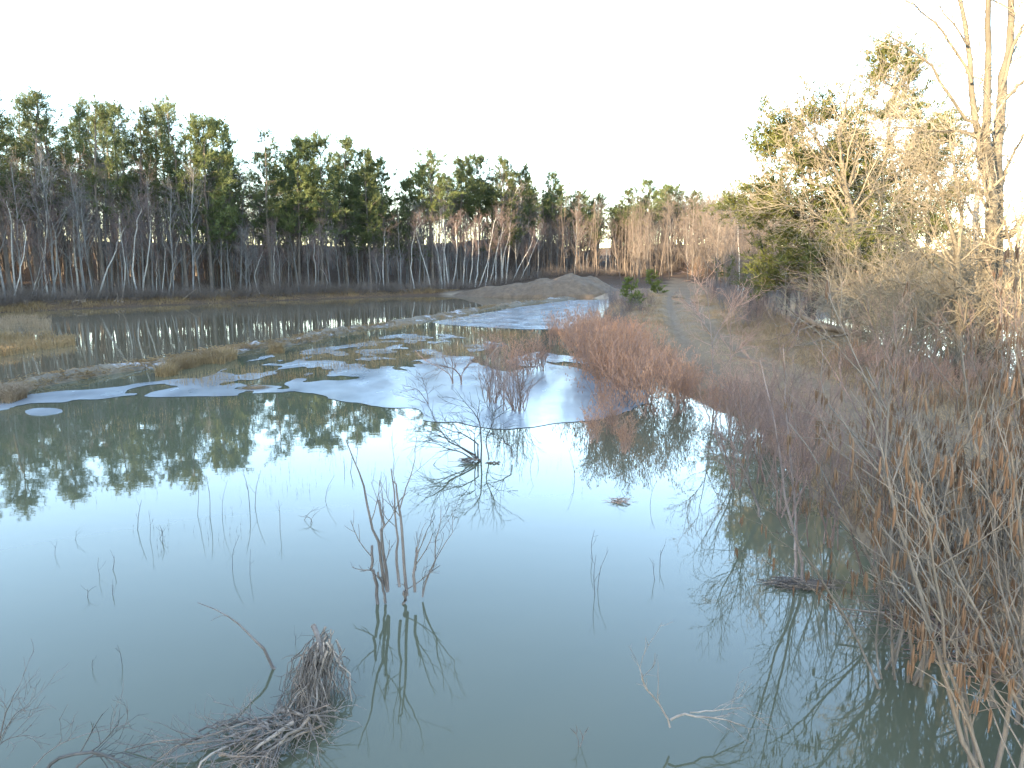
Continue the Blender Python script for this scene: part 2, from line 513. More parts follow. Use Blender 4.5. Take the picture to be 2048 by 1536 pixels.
BERM_PX = [(-260, 850), (-60, 800), (0, 786), (100, 763), (200, 746), (330, 725), (450, 704), (520, 693), (600, 684), (640, 670), (720, 658), (860, 637), (960, 619), (1050, 606), (1120, 598), (1160, 594)]
BERM = np.array([gp(u, v)[:2] for u, v in BERM_PX])
BERM_LINE = smooth_line(np.c_[BERM, np.zeros(len(BERM))], 90)

# near pond: one sheet; the muddier pond beyond the berm lies a few millimetres higher
wm = mesh_np("pond_water", [(-70, -90, 0), (12, -90, 0), (12, 100, 0), (-70, 100, 0)], [(0, 1, 2, 3)], None, M_WATER)
tag(link("pond_water", wm), kind="structure")
far_poly = [(p[0], p[1], 0.005) for p in BERM_LINE] + [(8, 86, 0.005), (-2, 95, 0.005), (-20, 95, 0.005), (-45, 75, 0.005), (-50, 40, 0.005), (-50, -20, 0.005), (-25, -10, 0.005)]
me = bpy.data.meshes.new("turbid_pond_water"); me.from_pydata(far_poly, [], [list(range(len(far_poly)))]); me.materials.append(M_WATERFAR)
tag(link("turbid_pond_water", me), kind="structure")
wm = mesh_np("ditch_water", [(13, -40, 0.05), (32, -40, 0.05), (32, 62, 0.05), (13, 62, 0.05)], [(0, 1, 2, 3)], None, M_WATERDITCH)
tag(link("ditch_water", wm), kind="structure")

# the low mud berm between the two ponds
def build_berm():
    rng = np.random.default_rng(5)
    n, k = 420, 17
    c = smooth_line(np.c_[BERM, np.zeros(len(BERM))], n)
    t = np.gradient(c, axis=0); t = unit(t); nrm = np.c_[-t[:, 1], t[:, 0], np.zeros(n)]
    s = np.linspace(-1, 1, k)
    dist = np.cumsum(np.r_[0, np.linalg.norm(np.diff(c, axis=0), axis=1)])
    w = 0.62 + 0.5 * vnoise(dist * 0.22, dist * 0, 4, 3)
    w = np.clip(w, 0.18, 1.4) * np.where((dist > 0), 1, 1) + 0.5 * sstep(45, 80, dist)
    V = c[:, None] + nrm[:, None] * (s[None, :, None] * w[:, None, None])
    X, Y = V[..., 0], V[..., 1]
    prof = 1 - np.abs(s)[None] ** 1.6
    hgt = (0.16 + 0.10 * vnoise(dist * 0.35, dist * 0 + 3, 8, 2))[:, None] * prof
    hgt = hgt + 0.13 * vnoise(X * 1.7, Y * 1.7, 6, 4) * prof + 0.07 * np.abs(vnoise(X * 6, Y * 6, 16, 2)) * prof
    V = V.copy(); V[..., 2] = hgt - 0.06 * (np.abs(s)[None] > 0.99) - 0.01
    i = (np.arange(n - 1)[:, None] * k + np.arange(k - 1)[None]).ravel()
    me = mesh_np("mud_berm", V.reshape(-1, 3), np.stack([i, i + 1, i + k + 1, i + k], 1), None, M_BERM)
    tag(link("mud_berm", me), kind="structure")
build_berm()
def berm_debris():
    rng = np.random.default_rng(55)
    n = 9000
    c = smooth_line(np.c_[BERM, np.zeros(len(BERM))], n)
    t = unit(np.gradient(c, axis=0)); nrm = np.c_[-t[:, 1], t[:, 0], np.zeros(n)]
    dist = np.cumsum(np.r_[0, np.linalg.norm(np.diff(c, axis=0), axis=1)])
    p = c + nrm * (0.42 * rng.normal(size=n))[:, None] * (0.8 + 0.6 * vnoise(dist * 0.2, dist * 0, 4, 3))[:, None]
    p[:, 2] = 0.05 + 0.14 * rng.random(n)
    a = rng.random(n) * 2 * math.pi
    d = np.c_[np.cos(a), np.sin(a), 0.35 * rng.normal(size=n)] * (0.10 + 0.35 * rng.random(n) ** 2)[:, None]
    P = np.stack([p - d / 2, p + 0.02 * rng.normal(size=p.shape), p + d / 2], 1)
    R = (0.006 + 0.016 * rng.random(n) ** 3)[:, None] * np.array([1, 1, 0.5])[None]
    tag(link("berm_debris", Tubes().add(P, R, 3).mesh("berm_debris", M_REED)), "matted stalks and twigs strewn along the mud berm", "debris", kind="stuff")
berm_debris()
# spoil heap at the head of the pond
def build_mound():
    n = 90
    x = np.linspace(-8, 15.5, n); y = np.linspace(79, 93, 60)
    X, Y = np.meshgrid(x, y)
    def bump(cx, cy, rx, ry, h, p=1.0):
        q = np.sqrt(((X - cx) / rx) ** 2 + ((Y - cy) / ry) ** 2)
        return h * np.clip(1 - q, 0, 1) ** p
    Z = np.maximum.reduce([bump(7.0, 86.5, 5.4, 5.0, 2.3, 0.85), bump(3.8, 86, 4.8, 4.2, 1.75, 0.9), bump(9.4, 87, 3.6, 4.0, 2.0, 0.9), bump(0.6, 86.5, 5.0, 3.8, 1.15, 0.9), bump(-3.0, 87.5, 4.6, 3.2, 0.8, 0.9)])
    Z = Z + 0.12 * vnoise(X * 0.9, Y * 0.6, 31, 4) * np.clip(Z, 0, 1) + 0.1 * np.abs(vnoise(X * 2.4, Y * 0.5, 33, 2)) * np.clip(Z, 0, 1)
    base, _, _, _ = land(X.ravel(), Y.ravel())
    Z = np.where(Z > 0.02, base.reshape(X.shape) * 0.5 + 0.25 + Z * 0.92, base.reshape(X.shape) - 0.3)
    V = np.stack([X, Y, Z], -1).reshape(-1, 3)
    i = (np.arange(59)[:, None] * n + np.arange(n - 1)[None]).ravel()
    me = mesh_np("dirt_mound", V, np.stack([i, i + 1, i + n + 1, i + n], 1), None, M_MOUND)
    tag(link("dirt_mound", me), "long heap of bare brown earth at the head of the pond", "mound")
build_mound()

# thin ice: contour of a field, cut out as a sheet
def ice_sheet(name, field, x0, x1, y0, y1, cell, zz):
    xs = np.arange(x0, x1, cell); ys = np.arange(y0, y1, cell)
    X, Y = np.meshgrid(xs, ys)
    Fv = field(X, Y)
    nxx = len(xs)
    V = []; Q = []; cache = {}
    def vert(key, p):
        if key not in cache:
            cache[key] = len(V); V.append(p)
        return cache[key]
    pos = Fv > 0
    full = pos[:-1, :-1] & pos[1:, :-1] & pos[:-1, 1:] & pos[1:, 1:]
    anyp = pos[:-1, :-1] | pos[1:, :-1] | pos[:-1, 1:] | pos[1:, 1:]
    for j, i in zip(*np.nonzero(anyp)):
        c = [(j, i), (j, i + 1), (j + 1, i + 1), (j + 1, i)]
        if full[j, i]:
            Q.append([vert(p, (xs[p[1]], ys[p[0]], zz)) for p in c]); continue
        poly = []
        for a in range(4):
            p, q = c[a], c[(a + 1) % 4]
            fp, fq = Fv[p], Fv[q]
            if fp > 0: poly.append(vert(p, (xs[p[1]], ys[p[0]], zz)))
            if (fp > 0) != (fq > 0):
                t = fp / (fp - fq)
                key = (min(p, q), max(p, q))
                poly.append(vert(key, (xs[p[1]] + t * (xs[q[1]] - xs[p[1]]), ys[p[0]] + t * (ys[q[0]] - ys[p[0]]), zz)))
        if len(poly) >= 3: Q.append(poly)
    me = bpy.data.meshes.new(name); me.from_pydata(V, [], Q); me.materials.append(M_ICE)
    return me

def pxpoly(pts): return np.array([gp(u, v)[:2] for u, v in pts])
ICE_MAIN = pxpoly([(-60, 822), (0, 818), (60, 806), (120, 803), (150, 797), (200, 797), (260, 790), (330, 793), (430, 793), (520, 786), (600, 781), (640, 786), (660, 797), (740, 806), (800, 813), (830, 814), (860, 838), (930, 842), (1000, 857), (1060, 852), (1110, 842), (1175, 838), (1230, 822),
                   (1290, 805), (1300, 770), (1230, 700), (1180, 690), (1150, 700), (1060, 708), (960, 716), (900, 712), (1010, 690), (880, 668), (800, 668), (700, 690), (600, 704), (540, 712), (470, 735), (400, 757), (330, 762), (240, 775), (140, 785), (60, 790), (0, 800), (-60, 806)])
ICE_FAR = pxpoly([(880, 650), (960, 655), (1050, 659), (1120, 658), (1200, 655), (1230, 640), (1220, 600), (1150, 600), (1100, 606), (1040, 614), (980, 624), (920, 636), (860, 645)])
SOLID = pxpoly([(640, 800), (800, 830), (1000, 870), (1180, 850), (1190, 790), (1180, 745), (1120, 735), (1000, 745), (860, 735), (760, 755), (690, 770)])
def f_main(X, Y):
    dd = line_dist(ICE_MAIN, X, Y, True); ins = inside_poly(ICE_MAIN, X, Y)
    s = np.where(ins, dd, -dd)
    ds = line_dist(SOLID, X, Y, True); inso = inside_poly(SOLID, X, Y)
    solid = sstep(-0.9, 0.7, np.where(inso, ds, -ds))
    nz = vnoise(X * 0.85 + 0.2 * Y, Y * 0.55, 21, 3) + 0.3 * vnoise(X * 2.3, Y * 1.3, 25, 2)
    depth = sstep(16, 34, Y)
    hole = nz + 0.26 - 0.48 * depth + 1.5 * solid
    hole = hole + 0.5 * sstep(1.4, 0.2, np.abs(s))* sstep(24, 19, Y)
    edge = s + 0.22 * vnoise(X * 0.9, Y * 0.9, 28, 3) + 0.15
    return np.minimum(hole, edge * 1.2)
def f_far(X, Y):
    dd = line_dist(ICE_FAR, X, Y, True); ins = inside_poly(ICE_FAR, X, Y)
    s = np.where(ins, dd, -dd)
    return s + 0.4 * vnoise(X * 0.5, Y * 0.4, 41, 3)
o = tag(link("ice_sheet", ice_sheet("ice_sheet", f_main, -17, 6, 15, 44, 0.16, 0.012)), "broken sheet of thin grey ice with dark melt holes across the pond", "ice")
o = tag(link("ice_sheet", ice_sheet("ice_sheet_smooth", f_far, -8, 12, 42, 80, 0.3, 0.012)), "smooth pale ice sheet at the far end beside the mud bank", "ice")
def floe(cu, cv, ru, rv, label, seed):
    rng = np.random.default_rng(seed)
    pts = []
    for k in range(40):
        a = k / 40 * 2 * math.pi
        r = 1 + 0.10 * math.sin(2 * a + seed) + 0.06 * math.sin(3 * a + 2 * seed) + 0.02 * rng.normal()
        p = gp(cu + ru * math.cos(a) * r, cv + rv * math.sin(a) * r - 0.06 * ru * math.cos(a)); pts.append((p[0], p[1], 0.014))
    n = len(pts)
    low = [(p[0] * 0.9995, p[1], 0.001) for p in pts]
    me = bpy.data.meshes.new("ice_floe"); me.from_pydata(pts + low, [], [list(range(n))] + [[i, i + n, (i + 1) % n + n, (i + 1) % n] for i in range(n)]); me.materials.append(M_ICE)
    tag(link("ice_floe", me), label, "ice")
floe(86, 824, 34, 8, "small oval ice floe drifting alone in front of the broken ice", 1)
floe(-30, 815, 60, 9, "long ice floe lying beside the lone oval floe", 2)

def puddle(u, v, a, b, label):
    p = gp(u, v, 0.55); z = ground_z(p[0], p[1]) + 0.035
    V = [(0, 0, 0)] + [(a * math.cos(t) * (1 + 0.2 * math.sin(3 * t + u)), b * math.sin(t) * (1 + 0.15 * math.cos(2 * t + v)), 0) for t in np.linspace(0, 2 * math.pi, 24, endpoint=False)]
    me = bpy.data.meshes.new("puddle"); me.from_pydata(V, [], [(0, i, i % 24 + 1) for i in range(1, 25)]); me.materials.append(M_WATERDITCH)
    tag(link("puddle", me, None, (p[0], p[1], z)), label, "puddle")
puddle(1356, 598, 0.35, 2.4, "long bright puddle in the west rut of the far track")
puddle(1358, 610, 0.35, 1.0, "short bright puddle in the west rut, nearer than the long one")
puddle(1396, 608, 0.35, 2.0, "bright puddle in the east rut of the far track")
# ------------------------------------------------------------------ plants: generators
def make_pine(seed, H, cb, per_m, L, tuft_n=7, tuft_L=0.30, tuft_w=0.030, subs=6, bow=0.0, top=0.25, fine=1.0, needle=None, rtrunk=0.0115):
    rng = np.random.default_rng(seed)
    k = 12
    tz = np.linspace(0, 1, k)
    P = np.stack([0.25 * np.cumsum(rng.normal(size=k)) * tz * 0.5 + bow * tz ** 2, 0.25 * np.cumsum(rng.normal(size=k)) * tz * 0.5, tz * (H + 0.5) - 0.5], 1)
    R = H * rtrunk * (1 - 0.9 * tz ** 0.9) + 0.015
    tb = Tubes().add(P, R, 8)
    n = int(H * (1 - cb) * per_m)
    prof = lambda t: np.clip(top + (1 - top) * np.sin(np.clip((1 - t) / (1 - cb) * 1.25, 0, 1) * math.pi / 2), 0.15, 1.2) * (0.6 + 0.6 * rng.random(len(t)))
    B, BR = spawn(P, R, n, cb, 0.99, 68, 95, L, rng, 6, 0.06, 0.12, 0.30, 0.016, 0.3, prof, lambda t: 1 - 0.45 * sstep(0.75, 1, t))
    tb.add(B, BR, 4)
    D, DR = spawn(P, R, int(H * cb * 0.9), 0.25, cb + 0.05, 70, 105, L * 0.55, rng, 5, -0.02, 0.15, 0.22, 0.012, 0.3)
    tb.add(D, DR, 3)
    S, SR = spawn(B, BR, subs, 0.35, 1.0, 25, 60, L * 0.34, rng, 4, 0.10, 0.16, 0.5, 0.008, 0.5)
    tb.add(S, SR, 3)
    p1, d1 = along(S, [0.45, 0.75, 1.0]); p2, d2 = along(B, [0.8, 0.92, 1.0])
    pos = np.concatenate([p1, p2]); dr = np.concatenate([d1, d2])
    keep = rng.random(len(pos)) < fine
    tri = tufts(pos[keep], dr[keep], tuft_n, tuft_L, tuft_w, rng)
    tip = np.array([P[-1]]); tri2 = tufts(np.repeat(tip, 6, 0), np.repeat([[0, 0, 1.0]], 6, 0), tuft_n, tuft_L, tuft_w, rng)
    cr = Tubes().tris(tri).tris(tri2)
    return [("trunk", tb.mesh("pine_trunk", M_PINEBARK)), ("crown", cr.mesh("pine_crown", needle or M_NEEDLE, False))], H

def make_bare(seed, H, spread=1.0, n1=18, n2=6, n3=4, mat=None, tmat=None, cb=0.3, rt=0.009, lean=0.0, ang=(28, 55), twmin=0.009, up=0.08):
    rng = np.random.default_rng(seed)
    k = 10; tz = np.linspace(0, 1, k)
    P = np.stack([0.12 * np.cumsum(rng.normal(size=k)) * tz + lean * H * tz, 0.12 * np.cumsum(rng.normal(size=k)) * tz, tz * (H + 0.4) - 0.4], 1)
    R = H * rt * (1 - 0.88 * tz) + 0.012
    tb = Tubes().add(P, R, 7)
    B, BR = spawn(P, R, n1, cb, 0.98, ang[0], ang[1], H * 0.30 * spread, rng, 6, up, 0.14, 0.5, 0.014, 0.3, lambda t: 1.15 - 0.75 * sstep(cb, 1, t))
    tb.add(B, BR, 4)
    S, SR = spawn(B, BR, n2, 0.2, 1.0, 25, 55, H * 0.11 * spread, rng, 5, up * 0.8, 0.16, 0.55, twmin * 1.2, 0.4)
    T, TR = spawn(S, SR, n3, 0.2, 1.0, 25, 55, H * 0.05 * spread, rng, 3, up, 0.18, 0.6, twmin, 0.5)
    tw = Tubes().add(S, SR, 3).add(T, TR, 3)
    return [("trunk", tb.mesh("bare_trunk", tmat or M_GREYBARK)), ("crown", tw.mesh("bare_crown", mat or M_TWIGGREY))], H

def make_shrub(seed, H, stems=18, spread=(6, 34), n2=7, n3=4, mat=None, catmat=None, ncat=1, catL=0.08, catr=0.011, L2=0.32, L3=0.13, r0=0.014, tw=0.004, up2=0.10, base_r=0.25, cat_sides=4, wig=0.09, pts=6, catclump=1):
    rng = np.random.default_rng(seed)
    a = rng.random(stems) * 2 * math.pi
    tilt = np.radians(spread[0] + (spread[1] - spread[0]) * rng.random(stems) ** 0.7)
    dirs = np.stack([np.sin(tilt) * np.cos(a), np.sin(tilt) * np.sin(a), np.cos(tilt)], 1)
    P = np.empty((stems, pts, 3)); P[:, 0] = np.c_[base_r * rng.normal(size=(stems, 2)), np.full(stems, -0.25)]
    ln = H * (0.65 + 0.45 * rng.random(stems)); d = dirs
    for k in range(1, pts):
        d = unit(d + wig * rng.normal(size=d.shape) + np.array([0, 0, 0.04]))
        P[:, k] = P[:, k - 1] + d * (ln / (pts - 1))[:, None]
    R = (r0 * (0.7 + 0.6 * rng.random(stems)))[:, None] * np.linspace(1, 0.35, pts)[None]
    tb = Tubes().add(P, R, 5)
    S, SR = spawn(P, R, n2, 0.28, 1.0, 18, 48, H * L2, rng, 5, up2, 0.12, 0.6, tw * 1.3, 0.5)
    T, TR = spawn(S, SR, n3, 0.25, 1.0, 20, 50, H * L3, rng, 3, up2, 0.16, 0.7, tw, 0.6)
    tws = Tubes().add(S, SR, 3).add(T, TR, 3)
    parts = [("stems", tb.mesh("shrub_stems", mat)), ("twigs", tws.mesh("shrub_twigs", mat))]
    if catmat is not None:
        pos, _ = along(T, [1.0] if ncat == 1 else [0.6, 1.0])
        pos = pos[rng.random(len(pos)) < min(1, ncat)]
        pos = np.repeat(pos, catclump, 0) + (rng.normal(size=(len(pos) * catclump, 3)) * 0.014 if catclump > 1 else 0)
        n = len(pos)
        l = catL * (0.6 + 0.8 * rng.random(n)); off = 0.07 * rng.normal(size=(n, 2))
        q = np.linspace(0, 1, 4)
        CP = pos[:, None] + np.stack([off[:, 0:1] * l[:, None] * q, off[:, 1:2] * l[:, None] * q, -l[:, None] * q], -1)
        CR = catr * (0.8 + 0.4 * rng.random(n))[:, None] * np.array([0.45, 1.0, 1.0, 0.35])[None]
        parts.append(("catkins", Tubes().add(CP, CR, cat_sides).mesh("shrub_catkins", catmat)))
    return parts

_U = ["", "first", "second", "third", "fourth", "fifth", "sixth", "seventh", "eighth", "ninth", "tenth", "eleventh", "twelfth", "thirteenth", "fourteenth", "fifteenth", "sixteenth", "seventeenth", "eighteenth", "nineteenth"]
_T = {20: ("twentieth", "twenty"), 30: ("thirtieth", "thirty"), 40: ("fortieth", "forty"), 50: ("fiftieth", "fifty"), 60: ("sixtieth", "sixty")}
def nth_word(n):
    if n < 20: return _U[n]
    t, r = n // 10 * 10, n % 10
    return _T[t][0] if r == 0 else f"{_T[t][1]}-{_U[r]}"
ORD = [nth_word(i) for i in range(1, 70)]

# ------------------------------------------------------------------ far wood
BANK_V = [(-400, 645), (0, 622), (230, 612), (600, 598), (900, 588), (1100, 580), (1215, 578), (1360, 573), (1460, 573), (2300, 573)]
def bank_y(u):
    v = np.interp(u, [p[0] for p in BANK_V], [p[1] for p in BANK_V])
    return float(gp(u, v)[1])
SKY_V = [(-300, 175), (0, 185), (120, 205), (380, 212), (440, 262), (500, 300), (540, 275), (600, 290), (690, 293), (760, 328), (815, 372), (865, 328), (960, 325), (1040, 345), (1100, 358), (1160, 392), (1205, 410), (1250, 385), (1290, 372), (1340, 382), (1390, 388), (1440, 400), (1600, 400)]
def sky_v(u): return float(np.interp(u, [p[0] for p in SKY_V], [p[1] for p in SKY_V]))
def at_col(u, y): return p3(u, 600, y)[0]

SPARSE = [make_pine(100 + i, 18, 0.38 + 0.05 * (i % 3), 5.4, 2.6, 7, 0.33, 0.025, 6, 0.5 * (i - 2), 0.35) for i in range(5)]
DENSE = [make_pine(120 + i, 17, 0.30 + 0.06 * (i % 3), 7.6, 2.9, 9, 0.36, 0.031, 7, 0.3 * (i - 2), 0.45) for i in range(5)]
ROUND = [make_pine(140 + i, 16, 0.56, 8.0, 2.6, 9, 0.36, 0.031, 7, 0.0, 0.62) for i in range(3)]

front = [(-140, 190, 'S'), (-75, 182, 'S'), (-20, 186, 'S'), (22, 183, 'S'), (78, 196, 'S'), (140, 204, 'S'), (188, 212, 'S'), (210, 214, 'S'), (258, 216, 'S'), (300, 226, 'S'), (328, 220, 'S'), (376, 211, 'S'), (425, 255, 'D'), (466, 258, 'D'), (545, 272, 'S'), (600, 290, 'D'),
         (646, 284, 'D'), (695, 292, 'D'), (742, 314, 'D'), (775, 332, 'D'), (822, 372, 'D'), (866, 324, 'R'), (922, 325, 'R'), (962, 326, 'R'), (1002, 330, 'D'), (1046, 345, 'D'), (1100, 357, 'R'), (1158, 392, 'R'), (1192, 398, 'R'), (1248, 386, 'R'), (1286, 371, 'R'), (1338, 382, 'R'), (1383, 388, 'R')]
rnd = random.Random(11)
KINDTXT = {'S': "tall open-crowned pine on the far bank", 'D': "dark dense pine on the far bank", 'R': "round-topped pine at the far wood edge"}
count = {'S': 0, 'D': 0, 'R': 0}
def pine_at(u, v, off, kind, label, group):
    y = bank_y(u) + off
    x = at_col(u, y); zb = ground_z(x, y)
    H = p3(u, v, y)[2] - zb
    parts, h0 = rnd.choice({'S': SPARSE, 'D': DENSE, 'R': ROUND}[kind])
    s = H / h0
    w = s * rnd.uniform(0.9, 1.15)
    thing("pine_tree", parts, label, "tree", (x, y, zb), rnd.uniform(0, 6.28), (w, w, s), group)
for (u, v, kd) in front:
    count[kd] += 1
    nth = ORD[count[kd] - 1]
    pine_at(u, v, rnd.uniform(2.5, 9), kd, f"{KINDTXT[kd]}, {nth} from the west", "pines along the front of the far wood")
for k in range(74):
    u = -160 + 1640 * (k + rnd.random()) / 74
    kd = 'S' if u < 420 else ('D' if u < 800 or 980 < u < 1060 else 'R')
    if 480 < u < 525 or 1195 < u < 1225: continue
    pine_at(u, sky_v(u) + rnd.uniform(8, 75), rnd.uniform(8, 38), kd, "pine standing deep in the far wood, half hidden behind the front pines", "pines deep in the far wood")

for k in range(18):
    u = 1175 + 260 * (k + rnd.random()) / 18
    if 1198 < u < 1222: continue
    pine_at(u, sky_v(u) + rnd.uniform(0, 45), rnd.uniform(2, 22), 'R', f"pine in the far stand behind the end of the track, {ORD[k]} from the west", "pines behind the end of the track")
BARES = [make_bare(200 + i, 11, 0.8 + 0.1 * (i % 3), 22, 6, 4, [M_TWIGGREY, M_TWIGPURPLE][i % 2], None, 0.22 + 0.05 * (i % 3), 0.0085, 0.02 * (i - 3), (20, 48)) for i in range(7)]
for k in range(250):
    u = -170 + 1640 * (k + rnd.random()) / 250
    off = rnd.uniform(0.8, 36) if k % 3 else rnd.uniform(0.5, 7)
    y = bank_y(u) + off; x = at_col(u, y); zb = ground_z(x, y)
    if 1195 < u < 1222 and off > 12: continue
    if 10 < x < 30 and abs(x - np.interp(y, [p[1] for p in ROAD[6:]], [p[0] for p in ROAD[6:]])) < 2.6 and y < 100: continue
    parts, h0 = rnd.choice(BARES)
    hh = rnd.uniform(7.5, 13) * (1.0 if u < 500 else 0.85); s = hh / h0
    thing("bare_tree", parts, "leafless grey tree crowded among the shaded trunks of the far wood", "tree", (x, y, zb), rnd.uniform(0, 6.28), (s * rnd.uniform(0.7, 1.0), s * rnd.uniform(0.7, 1.0), s), "leafless trees of the far wood")

# the wood going on behind, one mass of trunks and branches
def build_far_mass():
    rng = np.random.default_rng(77)
    tb = Tubes()
    n = 2100
    u = -420 + 2200 * rng.random(n); off = 9 + 75 * rng.random(n) ** 0.85
    y = np.array([bank_y(min(a, 1460)) for a in u]) + off
    u = np.r_[u, 1000 + 520 * rng.random(600)]; y = np.r_[y, 108 + 62 * rng.random(600)]
    x = np.array([at_col(a, b) for a, b in zip(u, y)])
    k = (y > 60) & ~((u > 1196) & (u < 1222)) & (line_dist(ROAD, x, y) > 2.5)
    x, y = x[k], y[k]; n = len(x)
    zb = land(x, y)[0]
    h = 5.5 + 6.5 * rng.random(n) + 1.5 * (y > 105)
    tz = np.linspace(0, 1, 5)[None]
    P = np.stack([x[:, None] + 0.7 * rng.normal(size=(n, 1)) * tz, y[:, None] + 0.7 * rng.normal(size=(n, 1)) * tz, zb[:, None] - 0.3 + h[:, None] * tz], -1)
    R = (0.035 + 0.075 * rng.random((n, 1))) * (1 - 0.8 * tz)
    tb.add(P, R, 4)
    B, BR = spawn(P, R, 15, 0.12, 1, 22, 62, 2.1, rng, 3, 0.1, 0.15, 0.45, 0.016, 0.5)
    tb.add(B, BR, 3)
    pos, dr = along(B, [0.3, 0.6, 0.95])
    tb.tris(tufts(pos, dr, 2, 1.0, 0.012, rng, 0.9, 0.3, 0.6))
    o = link("background_wood", tb.mesh("background_wood", M_TWIGDARKSHADE)); tag(o, "mass of leafless trunks and branches deep inside the wood", "wood", kind="stuff")  # twigs coloured dark in place of shade, against the warm sun
build_far_mass()

# brush and grass along the foot of the far wood
def build_bank_brush():
    rng = np.random.default_rng(78)
    n = 1150
    u = -200 + 1650 * rng.random(n); off = np.where(rng.random(n) < 0.5, 1.3 * rng.random(n), rng.gamma(1.6, 2.6, n))
    y = np.array([bank_y(a) for a in u]) + off - 0.9
    x = np.array([at_col(a, b) for a, b in zip(u, y)])
    z, dd, dr, _ = land(x, y); k = (dr > 2.4) & (dd > 0.0); x, y, z = x[k], y[k], z[k]
    st = 5
    b = np.repeat(np.stack([x, y, z - 0.1], 1), st, 0) + np.r_[rng.normal(size=(len(x) * st, 2)).T * 0.3, [np.zeros(len(x) * st)]].T
    h = 0.4 + 2.2 * rng.random(len(b)) ** 2 * (0.6 + 0.6 * vnoise(b[:, 0] * 0.2, b[:, 1] * 0.2, 91, 3))
    d = unit(np.c_[0.38 * rng.normal(size=(len(b), 2)), np.ones(len(b))])
    P = np.stack([b, b + d * (h * 0.5)[:, None], b + d * h[:, None] + 0.12 * rng.normal(size=b.shape)], 1)
    R = np.repeat([[0.014, 0.012, 0.007]], len(b), 0)
    tb = Tubes().add(P, R, 3)
    S, SR = spawn(P, R, 5, 0.25, 1, 20, 60, 0.6, rng, 3, 0.05, 0.15, 0.8, 0.008, 0.6)
    tb.add(S, SR, 3)
    tag(link("bank_brush", tb.mesh("bank_brush", M_TWIGDARKSHADE)), "tangled grey brush along the foot of the far wood", "brush", kind="stuff")
    n = 42000
    u = -200 + 1650 * rng.random(n); y = np.array([bank_y(a) for a in u]) + rng.gamma(2.0, 1.0, n) - 2.2
    x = np.array([at_col(a, b) for a, b in zip(u, y)]); z, d, dr, _ = land(x, y)
    k = (d > -0.25) & (d < 3.0) & (dr > 2); pos = np.stack([x, y, z], 1)[k]
    hh = 0.30 + 0.40 * np.clip(vnoise(pos[:, 0] * 0.3, pos[:, 1] * 0.3, 61, 2), -0.5, 1)
    tag(link("bank_grass", Tubes().tris(blades(pos, hh, 0.02, 0.5, rng)).mesh("bank_grass", M_REED, False)), "low rusty grass fringing the far bank", "grass", kind="stuff")
build_bank_brush()

# birches leaning over the far bank
BIRCH = [((34, 620), (22, 440)), ((28, 618), (52, 470)), ((62, 606), (84, 510)), ((72, 606), (86, 545)), ((97, 604), (93, 455)), ((101, 600), (109, 465)), ((88, 602), (97, 560)), ((194, 608), (239, 480)), ((248, 612), (240, 465)), ((277, 614), (274, 450)), ((283, 612), (300, 470)),
         ((311, 604), (312, 530)), ((322, 602), (328, 492)), ((337, 592), (356, 480)), ((158, 590), (146, 420)), ((208, 560), (190, 400)), ((522, 598), (520, 520)), ((552, 604), (549, 500)), ((629, 596), (628, 500)), ((649, 602), (648, 545)), ((757, 595), (752, 520)), ((770, 598), (768, 480)),
         ((863, 598), (833, 470)), ((884, 597), (867, 470)), ((829, 590), (827, 470)), ((898, 585), (888, 440)), ((905, 586), (912, 470)), ((926, 584), (930, 480)), ((938, 582), (946, 478)), ((950, 582), (957, 470)), ((957, 580), (985, 460)), ((970, 581), (980, 490)), ((978, 580), (1002, 470)), ((992, 578), (998, 480)),
         ((1012, 576), (1022, 430)), ((1001, 578), (1018, 470)), ((1022, 574), (1062, 490)), ((1040, 570), (1075, 480)), ((1165, 560), (1147, 460)), ((1172, 562), (1182, 470)), ((1478, 545), (1474, 430)), ((1484, 548), (1500, 470))]
GRP_B = "birches on the far bank"
